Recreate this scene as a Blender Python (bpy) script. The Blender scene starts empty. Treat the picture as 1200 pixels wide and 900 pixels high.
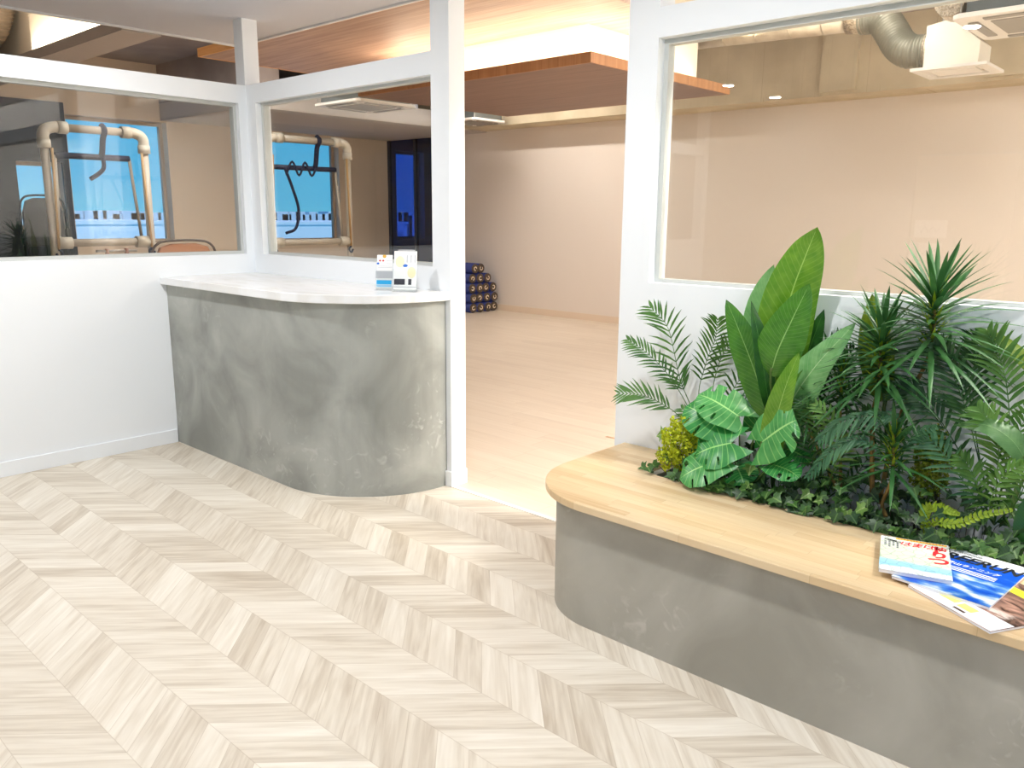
import bpy, bmesh, math, random
import numpy as np
from mathutils import Vector, Matrix
PI = math.pi
sc = bpy.context.scene
C = sc.collection
rnd = random.Random(7)

# ------------------------------------------------------------------ helpers
def link(o, parent=None):
    C.objects.link(o)
    if parent is not None:
        o.parent = parent
    return o

def tag(o, label=None, cat=None, group=None, kind=None):
    if label: o['label'] = label
    if cat: o['category'] = cat
    if group: o['group'] = group
    if kind: o['kind'] = kind
    return o

def thing(name, label, cat, loc=(0, 0, 0), rz=0, group=None):
    o = bpy.data.objects.new(name, None)
    o.empty_display_size = .05
    C.objects.link(o)
    o.location = loc; o.rotation_euler = (0, 0, rz)
    tag(o, label, cat, group)
    return o

def obj(name, bm, mat, parent=None, smooth=False, local=False, bevel=0):
    """bm in world coordinates; becomes child keeping world position when the parent sits elsewhere"""
    me = bpy.data.meshes.new(name)
    bmesh.ops.recalc_face_normals(bm, faces=bm.faces)
    if smooth:
        for f in bm.faces: f.smooth = True
    if parent is not None and not local:
        M = Matrix.Translation(parent.location) @ Matrix.Rotation(parent.rotation_euler.z, 4, 'Z')
        bm.transform(M.inverted())
    bm.to_mesh(me); bm.free()
    mats = mat if isinstance(mat, (list, tuple)) else [mat]
    for m in mats: me.materials.append(m)
    o = bpy.data.objects.new(name, me)
    link(o, parent)
    if bevel:
        b = o.modifiers.new('bevel', 'BEVEL'); b.width = bevel; b.segments = 2; b.limit_method = 'ANGLE'
    return o

def box(bm, x0, x1, y0, y1, z0, z1, M=None, mi=0):
    vs = [bm.verts.new(p) for p in ((x0,y0,z0),(x1,y0,z0),(x1,y1,z0),(x0,y1,z0),(x0,y0,z1),(x1,y0,z1),(x1,y1,z1),(x0,y1,z1))]
    if M is not None:
        for v in vs: v.co = M @ v.co
    for q in ((0,3,2,1),(4,5,6,7),(0,1,5,4),(1,2,6,5),(2,3,7,6),(3,0,4,7)):
        bm.faces.new([vs[i] for i in q]).material_index = mi
    return bm

def bx(x0, x1, y0, y1, z0, z1, M=None):
    return box(bmesh.new(), x0, x1, y0, y1, z0, z1, M)

def prism(bm, pts, z0, z1, M=None):
    a = [bm.verts.new((p[0], p[1], z0)) for p in pts]
    b = [bm.verts.new((p[0], p[1], z1)) for p in pts]
    if M is not None:
        for v in a + b: v.co = M @ v.co
    n = len(pts)
    bm.faces.new(a[::-1]); bm.faces.new(b)
    for i in range(n):
        bm.faces.new((a[i], a[(i+1) % n], b[(i+1) % n], b[i]))
    return bm

def tube(bm, pts, r, seg=10, mi=0, rfun=None, caps=True):
    pts = [Vector(p) for p in pts]
    n = len(pts)
    up = Vector((0, 0, 1))
    rings = []
    pn = None
    for i, p in enumerate(pts):
        t = (pts[min(i+1, n-1)] - pts[max(i-1, 0)]).normalized()
        if pn is None:
            a = t.cross(up)
            if a.length < 1e-3: a = t.cross(Vector((1, 0, 0)))
            a.normalize()
        else:
            a = (pn - t * pn.dot(t))
            if a.length < 1e-4: a = t.cross(up)
            a.normalize()
        pn = a
        b = t.cross(a)
        rr = rfun(i / (n - 1)) * r if rfun else r
        rings.append([bm.verts.new(p + (a * math.cos(2*PI*k/seg) + b * math.sin(2*PI*k/seg)) * rr) for k in range(seg)])
    for i in range(n - 1):
        for k in range(seg):
            f = bm.faces.new((rings[i][k], rings[i][(k+1) % seg], rings[i+1][(k+1) % seg], rings[i+1][k]))
            f.material_index = mi; f.smooth = True
    if caps:
        for ring in (rings[0][::-1], rings[-1]):
            f = bm.faces.new(ring); f.material_index = mi
    return bm

def smooth_path(pts, n=6):
    """Catmull-Rom through pts"""
    P = [Vector(p) for p in pts]
    P = [P[0]*2 - P[1]] + P + [P[-1]*2 - P[-2]]
    out = []
    for i in range(1, len(P) - 2):
        for k in range(n):
            t = k / n
            a, b, c, d = P[i-1], P[i], P[i+1], P[i+2]
            out.append(0.5 * ((2*b) + (c - a)*t + (2*a - 5*b + 4*c - d)*t*t + (3*b - a - 3*c + d)*t**3))
    out.append(P[-2])
    return out

def disc(bm, c, r, axis='Z', seg=24, mi=0):
    vs = []
    for k in range(seg):
        a = 2*PI*k/seg
        d = {'Z': (math.cos(a), math.sin(a), 0), 'X': (0, math.cos(a), math.sin(a)), 'Y': (math.cos(a), 0, math.sin(a))}[axis]
        vs.append(bm.verts.new(Vector(c) + Vector(d) * r))
    f = bm.faces.new(vs); f.material_index = mi
    return f

# ------------------------------------------------------------------ camera (solved from the photograph)
CAM = np.array([4.9808, -2.8764, 1.45])
yaw, pitch, roll, F = -0.741914, 0.206382, 0.00835, 951.19
fw = np.array([math.sin(yaw)*math.cos(pitch), math.cos(yaw)*math.cos(pitch), -math.sin(pitch)])
r0 = np.array([math.cos(yaw), -math.sin(yaw), 0.0]); u0 = np.cross(r0, fw)
rt = math.cos(roll)*r0 + math.sin(roll)*u0; up = -math.sin(roll)*r0 + math.cos(roll)*u0
cam_d = bpy.data.cameras.new('camera'); cam = bpy.data.objects.new('camera', cam_d); C.objects.link(cam)
cam_d.sensor_width = 36; cam_d.lens = 36 * F / 1200; cam_d.clip_start = .05; cam_d.clip_end = 500
M = Matrix(((rt[0], up[0], -fw[0], CAM[0]), (rt[1], up[1], -fw[1], CAM[1]), (rt[2], up[2], -fw[2], CAM[2]), (0, 0, 0, 1)))
cam.matrix_world = M
sc.camera = cam

def at(px, py, x=None, y=None, z=None):
    """point of the photograph's ray that lies on a plane of the room"""
    d = fw + rt*(px-600)/F - up*(py-450)/F
    if x is not None: t = (x-CAM[0])/d[0]
    elif y is not None: t = (y-CAM[1])/d[1]
    else: t = (z-CAM[2])/d[2]
    return Vector((CAM + t*d).tolist())

# ------------------------------------------------------------------ materials
def mat(name):
    m = bpy.data.materials.new(name); m.use_nodes = True
    nt = m.node_tree
    b = nt.nodes['Principled BSDF']
    return m, nt, b

def N(nt, t, **kw):
    n = nt.nodes.new(t)
    for k, v in kw.items():
        if k.startswith('i_'):
            n.inputs[k[2:].replace('_', ' ')].default_value = v
        else: setattr(n, k, v)
    return n

def L(nt, a, b): nt.links.new(a, b)

def srgb(r, g, b):
    f = lambda c: (c/255)/12.92 if c/255 <= .04045 else ((c/255+.055)/1.055)**2.4
    return (f(r), f(g), f(b), 1)

def plain(name, col, rough=.5, metal=0, emit=None, es=0, bump=0, bscale=200, spec=.5):
    m, nt, b = mat(name)
    b.inputs['Base Color'].default_value = col
    b.inputs['Roughness'].default_value = rough
    b.inputs['Metallic'].default_value = metal
    b.inputs['Specular IOR Level'].default_value = spec
    if emit:
        b.inputs['Emission Color'].default_value = emit; b.inputs['Emission Strength'].default_value = es
    tc = N(nt, 'ShaderNodeTexCoord'); n = N(nt, 'ShaderNodeTexNoise'); n.inputs['Scale'].default_value = bscale
    L(nt, tc.outputs['Object'], n.inputs['Vector'])
    if bump:
        bp = N(nt, 'ShaderNodeBump'); bp.inputs['Strength'].default_value = bump; bp.inputs['Distance'].default_value = .002
        L(nt, n.outputs['Fac'], bp.inputs['Height']); L(nt, bp.outputs['Normal'], b.inputs['Normal'])
    return m

def noise_mix(name, c1, c2, scale=3, rough=.7, detail=6, dist=0, stretch=(1,1,1), ramp=(.35,.65), bump=0, c3=None, fscale=25, frange=(.6,.75)):
    m, nt, b = mat(name)
    tc = N(nt, 'ShaderNodeTexCoord'); mp = N(nt, 'ShaderNodeMapping'); mp.inputs['Scale'].default_value = stretch
    L(nt, tc.outputs['Object'], mp.inputs['Vector'])
    n = N(nt, 'ShaderNodeTexNoise'); n.inputs['Scale'].default_value = scale; n.inputs['Detail'].default_value = detail
    n.inputs['Distortion'].default_value = dist
    L(nt, mp.outputs['Vector'], n.inputs['Vector'])
    r = N(nt, 'ShaderNodeValToRGB'); r.color_ramp.elements[0].position = ramp[0]; r.color_ramp.elements[1].position = ramp[1]
    r.color_ramp.elements[0].color = c1; r.color_ramp.elements[1].color = c2
    L(nt, n.outputs['Fac'], r.inputs['Fac'])
    out = r.outputs['Color']
    if c3:
        n2 = N(nt, 'ShaderNodeTexNoise'); n2.inputs['Scale'].default_value = fscale; n2.inputs['Detail'].default_value = 8; n2.inputs['Distortion'].default_value = 1.5
        L(nt, mp.outputs['Vector'], n2.inputs['Vector'])
        n3 = N(nt, 'ShaderNodeTexNoise'); n3.inputs['Scale'].default_value = 2.2; n3.inputs['Detail'].default_value = 2
        L(nt, mp.outputs['Vector'], n3.inputs['Vector'])
        mm = N(nt, 'ShaderNodeMapRange'); mm.inputs[1].default_value = .5; mm.inputs[2].default_value = .68
        L(nt, n3.outputs['Fac'], mm.inputs[0])
        mr = N(nt, 'ShaderNodeMapRange'); mr.inputs[1].default_value = frange[0]; mr.inputs[2].default_value = frange[1]
        L(nt, n2.outputs['Fac'], mr.inputs[0])
        mu = N(nt, 'ShaderNodeMath', operation='MULTIPLY'); L(nt, mm.outputs[0], mu.inputs[0]); L(nt, mr.outputs[0], mu.inputs[1])
        mx = N(nt, 'ShaderNodeMixRGB'); L(nt, mu.outputs[0], mx.inputs[0]); L(nt, out, mx.inputs[1]); mx.inputs[2].default_value = c3
        out = mx.outputs[0]
    L(nt, out, b.inputs['Base Color'])
    b.inputs['Roughness'].default_value = rough
    if bump:
        bp = N(nt, 'ShaderNodeBump'); bp.inputs['Strength'].default_value = bump; bp.inputs['Distance'].default_value = .004
        L(nt, n.outputs['Fac'], bp.inputs['Height']); L(nt, bp.outputs['Normal'], b.inputs['Normal'])
    return m

def M2(nt, op, a, b=None, c=None):
    n = N(nt, 'ShaderNodeMath', operation=op)
    for i, v in enumerate((a, b, c)):
        if v is None: continue
        if isinstance(v, (int, float)): n.inputs[i].default_value = v
        else: L(nt, v, n.inputs[i])
    return n.outputs[0]

def planks(name, kind):
    """chevron (lobby), long boards (studio), staves (worktop)"""
    m, nt, b = mat(name)
    tc = N(nt, 'ShaderNodeTexCoord'); sx = N(nt, 'ShaderNodeSeparateXYZ'); L(nt, tc.outputs['Object'], sx.inputs[0])
    X, Y = sx.outputs[0], sx.outputs[1]
    if kind == 'chevron':
        W, S = .2165, .127
        yy = M2(nt, 'ADD', Y, 1.485 + W*40)
        d = M2(nt, 'PINGPONG', yy, W)
        strip = M2(nt, 'FLOOR', M2(nt, 'DIVIDE', yy, W))
        c = M2(nt, 'SUBTRACT', X, d)
        idx = M2(nt, 'FLOOR', M2(nt, 'DIVIDE', c, S))
        fr = M2(nt, 'FRACT', M2(nt, 'DIVIDE', c, S))
        along = M2(nt, 'ADD', X, d)
        across = c
        frd = M2(nt, 'FRACT', M2(nt, 'DIVIDE', yy, W))
        gstr = (2.6, 40)
    elif kind == 'board':
        W = .15
        v = M2(nt, 'DIVIDE', Y, W)
        strip = M2(nt, 'FLOOR', v); fr = M2(nt, 'FRACT', v)
        off = N(nt, 'ShaderNodeTexWhiteNoise', noise_dimensions='1D'); L(nt, strip, off.inputs['W'])
        xs = M2(nt, 'DIVIDE', M2(nt, 'ADD', X, M2(nt, 'MULTIPLY', off.outputs['Value'], 5)), .9)
        idx = M2(nt, 'FLOOR', xs); along, across = X, Y
        frd = M2(nt, 'FRACT', xs); gstr = (1.2, 22)
    else:
        W = .038
        v = M2(nt, 'DIVIDE', Y, W)
        strip = M2(nt, 'FLOOR', v); fr = M2(nt, 'FRACT', v)
        off = N(nt, 'ShaderNodeTexWhiteNoise', noise_dimensions='1D'); L(nt, strip, off.inputs['W'])
        xs = M2(nt, 'DIVIDE', M2(nt, 'ADD', X, M2(nt, 'MULTIPLY', off.outputs['Value'], 5)), .42)
        idx = M2(nt, 'FLOOR', xs); along, across = X, Y
        frd = M2(nt, 'FRACT', xs); gstr = (3, 70)
    cv = N(nt, 'ShaderNodeCombineXYZ'); L(nt, strip, cv.inputs[0]); L(nt, idx, cv.inputs[1])
    wn = N(nt, 'ShaderNodeTexWhiteNoise', noise_dimensions='3D'); L(nt, cv.outputs[0], wn.inputs['Vector'])
    rv = wn.outputs['Value']
    gv = N(nt, 'ShaderNodeCombineXYZ')
    L(nt, M2(nt, 'MULTIPLY', along, gstr[0]), gv.inputs[0]); L(nt, M2(nt, 'MULTIPLY', across, gstr[1]), gv.inputs[1])
    L(nt, M2(nt, 'MULTIPLY', rv, 60), gv.inputs[2])
    gn = N(nt, 'ShaderNodeTexNoise'); gn.inputs['Scale'].default_value = 1; gn.inputs['Detail'].default_value = 5; gn.inputs['Distortion'].default_value = .6
    L(nt, gv.outputs[0], gn.inputs['Vector'])
    gv2 = N(nt, 'ShaderNodeCombineXYZ')
    L(nt, M2(nt, 'MULTIPLY', along, gstr[0]*.5), gv2.inputs[0]); L(nt, M2(nt, 'MULTIPLY', across, gstr[1]*.25), gv2.inputs[1])
    L(nt, M2(nt, 'MULTIPLY', rv, 90), gv2.inputs[2])
    gn2 = N(nt, 'ShaderNodeTexNoise'); gn2.inputs['Scale'].default_value = 1; gn2.inputs['Detail'].default_value = 3; gn2.inputs['Distortion'].default_value = 1.2
    L(nt, gv2.outputs[0], gn2.inputs['Vector'])
    pal = {'chevron': (srgb(188,174,154), srgb(215,205,188), srgb(233,226,212)),
           'board': (srgb(210,192,172), srgb(222,205,184), srgb(230,215,196)),
           'stave': (srgb(206,174,130), srgb(220,192,150), srgb(231,209,173))}[kind]
    amt = {'chevron': (.46, .42, .40), 'board': (.25, .35, .3), 'stave': (.42, .3, .3)}[kind]
    f = M2(nt, 'ADD', M2(nt, 'MULTIPLY', M2(nt, 'SUBTRACT', rv, .5), amt[0]), .52)
    f = M2(nt, 'ADD', f, M2(nt, 'MULTIPLY', M2(nt, 'SUBTRACT', gn.outputs['Fac'], .5), amt[1]*2.2))
    f = M2(nt, 'ADD', f, M2(nt, 'MULTIPLY', M2(nt, 'SUBTRACT', gn2.outputs['Fac'], .5), amt[2]*2.0))
    r = N(nt, 'ShaderNodeValToRGB'); e = r.color_ramp.elements
    e[0].position = .08; e[0].color = pal[0]; e[1].position = .95; e[1].color = pal[2]
    k = e.new(.48); k.color = pal[1]
    L(nt, f, r.inputs['Fac'])
    # joint lines
    def edge(fract, w):
        a = M2(nt, 'MINIMUM', fract, M2(nt, 'SUBTRACT', 1, fract))
        return M2(nt, 'LESS_THAN', a, w)
    j = M2(nt, 'MAXIMUM', edge(fr, .012), edge(frd, {'chevron': .006, 'board': .002, 'stave': .002}[kind]))
    mx = N(nt, 'ShaderNodeMixRGB', blend_type='MULTIPLY'); L(nt, M2(nt, 'MULTIPLY', j, .35), mx.inputs[0])
    L(nt, r.outputs['Color'], mx.inputs[1]); mx.inputs[2].default_value = (.55, .47, .38, 1)
    L(nt, mx.outputs[0], b.inputs['Base Color'])
    b.inputs['Roughness'].default_value = {'chevron': .42, 'board': .3, 'stave': .38}[kind]
    b.inputs['Specular IOR Level'].default_value = .35
    return m

def woodgrain(name, c1, c2, c3, axis=0, rough=.5):
    m, nt, b = mat(name)
    tc = N(nt, 'ShaderNodeTexCoord'); mp = N(nt, 'ShaderNodeMapping')
    s = [14, 14, 14]; s[axis] = .7
    mp.inputs['Scale'].default_value = s
    L(nt, tc.outputs['Object'], mp.inputs['Vector'])
    n = N(nt, 'ShaderNodeTexNoise'); n.inputs['Scale'].default_value = 2; n.inputs['Detail'].default_value = 6; n.inputs['Distortion'].default_value = .7
    L(nt, mp.outputs['Vector'], n.inputs['Vector'])
    r = N(nt, 'ShaderNodeValToRGB'); e = r.color_ramp.elements
    e[0].position = .3; e[0].color = c1; e[1].position = .72; e[1].color = c3; e.new(.5).color = c2
    L(nt, n.outputs['Fac'], r.inputs['Fac']); L(nt, r.outputs['Color'], b.inputs['Base Color'])
    b.inputs['Roughness'].default_value = rough
    return m

def glass(name, tint=(1,1,1,1), ior=1.5, rough=0.0):
    m = bpy.data.materials.new(name); m.use_nodes = True; nt = m.node_tree; nt.nodes.clear()
    out = N(nt, 'ShaderNodeOutputMaterial'); t = N(nt, 'ShaderNodeBsdfTransparent'); t.inputs[0].default_value = tint
    g = N(nt, 'ShaderNodeBsdfGlossy'); g.inputs['Roughness'].default_value = rough
    fr = N(nt, 'ShaderNodeFresnel'); ge = N(nt, 'ShaderNodeNewGeometry'); iv = N(nt, 'ShaderNodeMapRange')
    iv.inputs[3].default_value = ior; iv.inputs[4].default_value = 1/ior; L(nt, ge.outputs['Backfacing'], iv.inputs[0]); L(nt, iv.outputs[0], fr.inputs[0])
    mx = N(nt, 'ShaderNodeMixShader'); L(nt, fr.outputs[0], mx.inputs[0]); L(nt, t.outputs[0], mx.inputs[1]); L(nt, g.outputs[0], mx.inputs[2])
    L(nt, mx.outputs[0], out.inputs[0])
    return m

WHITE = plain('white_paint', srgb(238, 241, 243), .55, bump=.05, bscale=90)
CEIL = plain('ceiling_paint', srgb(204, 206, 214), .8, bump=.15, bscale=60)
BEAD = plain('grey_bead', srgb(196, 198, 194), .4)
CHEV = planks('chevron_oak', 'chevron'); BOARD = planks('studio_boards', 'board'); STAVE = planks('oak_staves', 'stave')
PLASTER = noise_mix('grey_mortar', srgb(132,134,128), srgb(176,178,171), 2.6, .62, 9, .8, c3=srgb(204,205,200), bump=.12, ramp=(.32,.72), fscale=14, frange=(.57,.80))
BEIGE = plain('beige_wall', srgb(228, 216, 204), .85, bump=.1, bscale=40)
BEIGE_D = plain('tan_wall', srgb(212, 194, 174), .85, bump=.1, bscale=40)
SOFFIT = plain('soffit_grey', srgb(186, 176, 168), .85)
MARBLE = noise_mix('white_stone', srgb(240,241,241), srgb(233,232,229), 1.8, .22, 8, 2.5, (1,3,1), (.45,.62))
def concrete(name):
    m, nt, b = mat(name)
    tc = N(nt, 'ShaderNodeTexCoord'); sx = N(nt, 'ShaderNodeSeparateXYZ'); L(nt, tc.outputs['Object'], sx.inputs[0])
    n = N(nt, 'ShaderNodeTexNoise'); n.inputs['Scale'].default_value = 2.4; n.inputs['Detail'].default_value = 9
    L(nt, tc.outputs['Object'], n.inputs['Vector'])
    r = N(nt, 'ShaderNodeValToRGB'); e = r.color_ramp.elements; e[0].position = .3; e[1].position = .7
    e[0].color = srgb(190,174,146); e[1].color = srgb(214,199,170); L(nt, n.outputs['Fac'], r.inputs['Fac'])
    # vertical form stains, thin and irregular
    mp = N(nt, 'ShaderNodeMapping'); mp.inputs['Scale'].default_value = (13, 0, .10); L(nt, tc.outputs['Object'], mp.inputs['Vector'])
    n2 = N(nt, 'ShaderNodeTexNoise'); n2.inputs['Scale'].default_value = 1; n2.inputs['Detail'].default_value = 0; L(nt, mp.outputs['Vector'], n2.inputs['Vector'])
    a = M2(nt, 'ABSOLUTE', M2(nt, 'SUBTRACT', n2.outputs['Fac'], .5)); s = M2(nt, 'LESS_THAN', a, .0035)
    n3 = N(nt, 'ShaderNodeTexNoise'); n3.inputs['Scale'].default_value = .8; L(nt, tc.outputs['Object'], n3.inputs['Vector'])
    g = M2(nt, 'GREATER_THAN', n3.outputs['Fac'], .5)
    mx = N(nt, 'ShaderNodeMixRGB'); L(nt, M2(nt, 'MULTIPLY', M2(nt, 'MULTIPLY', s, g), .45), mx.inputs[0]); L(nt, r.outputs['Color'], mx.inputs[1])
    mx.inputs[2].default_value = srgb(120, 88, 54); L(nt, mx.outputs[0], b.inputs['Base Color'])
    b.inputs['Roughness'].default_value = .85
    return m
CONC = concrete('raw_concrete')
CONC_D = noise_mix('dark_concrete', srgb(144,134,130), srgb(164,152,146), 2, .9, 8)
WALNUT = woodgrain('walnut_veneer', srgb(116,88,76), srgb(128,98,84), srgb(138,108,92), 0)
WALNUT_E = woodgrain('walnut_edge', srgb(156,108,70), srgb(170,120,80), srgb(182,134,92), 2)
OAKPANEL = woodgrain('ceiling_veneer', srgb(160,130,114), srgb(176,146,128), srgb(192,162,142), 0)
OAKEDGE_LIT = woodgrain('ceiling_veneer_lit_edge', srgb(222,160,96), srgb(230,172,108), srgb(238,184,120), 0)  # edge of the veneer panel; the warm light on it is put into the colour
CREAM = plain('cream_core', srgb(238, 229, 212), .8)
GLASS = glass('pane_glass', (.97, .98, .97, 1), 1.5); GLASS2 = glass('reflective_pane', (.97, .98, .97, 1), 1.62); TINT = glass('blue_tinted_glass', (.22, .34, .72, 1), 1.6)
DARKP = plain('dark_panel', srgb(30, 32, 42), .45, spec=.15)
WARM = (1.0, .78, .52, 1)

def struct(name, bm, m, parent=None, **kw):
    o = obj(name, bm, m, parent, **kw)
    if parent is None: tag(o, kind='structure')
    return o

# ------------------------------------------------------------------ lobby shell
T = .106; ZC = 2.65; SILL = 1.1775; R1 = 2.13; R2 = 2.242; PX0, PX1, OB, WX = 1.774, 1.908, 2.966, 3.108
XR, YB = 7.2, -5.8
struct('floor', bx(-.106, XR, YB, 0, -.05, 0), CHEV)
struct('floor_studio', bx(-6.45, XR, 0, 6.3, -.05, 0), BOARD)
struct('floor_left_bay', bx(-6.45, -.106, YB, 0, -.05, 0), BOARD)
struct('trim_1', bx(PX1, OB, -.012, .02, 0, .004), plain('threshold_strip', srgb(236, 228, 218), .4))
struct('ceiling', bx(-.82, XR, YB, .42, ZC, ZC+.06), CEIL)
b = bmesh.new(); box(b, -.84, -.815, YB, .445, ZC-.012, ZC+.07); box(b, -.815, XR, .415, .44, ZC-.012, ZC+.07)
struct('trim_2', b, plain('ceiling_edge_trim', srgb(226, 226, 226), .5))
struct('trim_8', bx(PX1, OB, 1.40, 1.425, 0, .0015), plain('floor_seam', srgb(196, 158, 122), .5))
# left half wall with its window opening
struct('wall_left', bx(-T, 0, YB, 0, 0, SILL), WHITE)
b = bmesh.new(); box(b, -T, 0, YB, -.055, R1, R2); box(b, -T, 0, -.055, 0, SILL, R2); box(b, -T, 0, -2.75, -2.64, SILL, ZC); box(b, -T, 0, YB, -5.69, SILL, ZC)
struct('trim_3', b, WHITE)
b = bmesh.new(); box(b, -T, 0, 0, T, 0, ZC)
struct('trim_4', b, WHITE)
def bead(name, x, y, horizontal, axis):
    pass
w1 = struct('window_1', bx(-.058, -.05, -2.64, -.055, SILL, R1), GLASS)
b = bmesh.new()
for (a0, a1, z0, z1) in ((-2.64, -.055, SILL, SILL+.02), (-2.64, -.055, R1-.02, R1), (-.075, -.055, SILL+.02, R1-.02), (-2.64, -2.62, SILL+.02, R1-.02)):
    box(b, -.085, -.035, a0, a1, z0, z1)
obj('window_frame', b, BEAD, w1)
struct('baseboard_left', bx(0, .012, YB, -.62, 0, .085), WHITE, bevel=.002)
# front partition, left of the opening
struct('wall_front_left', bx(0, PX1, 0, T, 0, SILL), WHITE)
b = bmesh.new(); box(b, 0, PX0, 0, T, R1, R2); box(b, 0, .11, 0, T, SILL, R1)
box(b, PX0, PX1, 0, T, SILL, ZC)
struct('trim_5', b, WHITE)
w2 = struct('window_2', bx(.11, PX0, .056, .064, SILL, R1), GLASS)
b = bmesh.new()
for (a0, a1, z0, z1) in ((.11, PX0, SILL, SILL+.016), (.11, PX0, R1-.016, R1), (.11, .135, SILL+.016, R1-.016), (PX0-.01, PX0, SILL+.016, R1-.016)):
    box(b, a0, a1, .04, .085, z0, z1)
obj('window_frame', b, BEAD, w2)
b = bmesh.new(); box(b, 1.868, PX1+.012, -.012, 0, 0, .085); box(b, PX1, PX1+.012, 0, T, 0, .085)
struct('baseboard_post', b, WHITE, bevel=.002)
# front partition, right of the opening
struct('wall_front_right', bx(OB, XR, 0, T, 0, SILL), WHITE)
b = bmesh.new(); box(b, OB, WX, 0, T, SILL, ZC); box(b, WX, XR, 0, T, R1, R2); box(b, 6.4, XR, 0, T, SILL, R1); box(b, 6.4, 6.53, 0, T, R2, ZC)
struct('trim_6', b, WHITE)
w3 = struct('window_3', bx(WX, 6.4, .064, .072, SILL, R1), GLASS2)
b = bmesh.new()
for (a0, a1, z0, z1) in ((WX, 6.4, SILL, SILL+.014), (WX, 6.4, R1-.02, R1), (WX, WX+.02, SILL+.014, R1-.02)):
    box(b, a0, a1, .045, .09, z0, z1)
obj('window_frame', b, BEAD, w3)
# lobby sides behind the camera
DOORX = (2.68, 3.12)
b = bmesh.new(); box(b, -T, 2.30, YB-.1, YB, 0, ZC); box(b, 3.2, 3.6, YB-.1, YB, 0, ZC); box(b, 3.6, 6.9, YB-.1, YB, 0, .8); box(b, 3.6, 6.9, YB-.1, YB, 2.45, ZC)
box(b, 6.9, XR+.1, YB-.1, YB, 0, ZC); box(b, 2.30, 3.2, YB-.1, YB, 2.05, ZC)
LOBW = plain('lobby_back_paint', srgb(160, 150, 138), .8)
struct('wall_back', b, LOBW)
b = bmesh.new(); box(b, XR, XR+.1, YB, -4.6, 0, ZC); box(b, XR, XR+.1, -4.6, -1.2, 0, .8); box(b, XR, XR+.1, -4.6, -1.2, 2.45, ZC); box(b, XR, XR+.1, -1.2, 6.2, 0, 3.35)
struct('wall_right', b, WHITE)
def window_unit(name, axis, pos, a0, a1, z0, z1, n=3, fm=None, d=.05):
    fm = fm or BEAD
    b = bmesh.new(); w = .045
    def s(p0, p1, q0, q1):
        if axis == 'y': box(b, p0, p1, pos-d/2, pos+d/2, q0, q1)
        else: box(b, pos-d/2, pos+d/2, p0, p1, q0, q1)
    s(a0, a1, z0, z0+w); s(a0, a1, z1-w, z1); s(a0, a0+w, z0+w, z1-w); s(a1-w, a1, z0+w, z1-w)
    for k in range(1, n):
        c = a0 + (a1-a0)*k/n; s(c-w/2, c+w/2, z0+w, z1-w)
    o = struct(name, b, fm)
    g = bx(a0+w, a1-w, pos-.003, pos+.003, z0+w, z1-w) if axis == 'y' else bx(pos-.003, pos+.003, a0+w, a1-w, z0+w, z1-w)
    obj('pane', g, GLASS, o)
    return o
window_unit('window_4', 'y', YB-.05, 3.6, 6.9, .8, 2.45)  # added window, out of view, put in to carry the back fill lamp
window_unit('window_5', 'x', XR+.05, -4.6, -1.2, .8, 2.45)  # added side window, out of view, put in for side fill
# door and notices on the lobby's back wall (seen as reflections in the big pane)
d1 = struct('door_1', bx(2.31, 3.19, YB-.06, YB-.02, 0, 2.04), plain('door_leaf', srgb(196, 184, 166), .6))
obj('door_handle', tube(bmesh.new(), [(2.4, YB+.03, .9), (2.4, YB+.03, 1.2)], .012), plain('steel', (.6,.6,.6,1), .3, 1), d1)

# ------------------------------------------------------------------ studio and left bay shell
XL, YF, ZS = -6.25, 6.2, 3.35
struct('ceiling_studio', bx(XL-.2, XR, YB, YF+.1, ZS, ZS+.1), CONC_D)
struct('wall_far', bx(-4.9, XR, YF, YF+.1, 0, 2.66), BEIGE)
struct('wall_far_beam', bx(-4.9, XR, 5.72, YF+.1, 2.66, ZS), CONC)
b = bmesh.new()
for x in (1.55, 3.05): box(b, x-.18, x+.18, 5.66, 5.72, 2.69, ZS)
struct('trim_7', b, CONC)
struct('baseboard_far', bx(-4.9, XR, YF-.012, YF, 0, .09), plain('beige_baseboard', srgb(226, 205, 182), .5))
struct('wall_bay_end', bx(XL, -T, YB-.1, YB, 0, ZS), CONC_D)
# far left wall with its window openings
WINS = [(.50, 1.02, 1.22, 2.03), (1.12, 2.40, 1.03, 2.62), (4.0, 5.2, 1.0, 2.55), (6.38, 7.02, 1.0, 2.5)]
b = bmesh.new(); prev = YB
for (a0, a1, z0, z1) in WINS:
    box(b, XL-.22, XL, prev, a0, 0, ZS); box(b, XL-.22, XL, a0, a1, 0, z0); box(b, XL-.22, XL, a0, a1, z1, ZS); prev = a1
box(b, XL-.22, XL, prev, 9.2, 0, ZS)
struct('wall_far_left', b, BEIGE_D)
TANF = plain('tan_frame', srgb(170, 150, 130), .5)
for i, (a0, a1, z0, z1) in enumerate(WINS):
    window_unit('window_%d' % (6+i), 'x', XL-.17, a0, a1, z0, z1, 1, TANF, .06)
struct('wall_dark_left', bx(XL, XL+.04, YB, .50, 0, 2.75), DARKP)
b = bmesh.new(); box(b, XL, XL+.04, .5, 1.10, 0, 1.22); box(b, XL, XL+.04, .5, 1.10, 2.03, 2.75); box(b, XL, XL+.04, 1.02, 1.10, 1.22, 2.03)
struct('wall_dark_left_2', b, DARKP)
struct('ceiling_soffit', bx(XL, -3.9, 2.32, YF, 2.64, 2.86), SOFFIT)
struct('ceiling_beam_bay', bx(XL, -3.9, 2.32, 2.7, 2.86, ZS), CONC_D)
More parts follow.
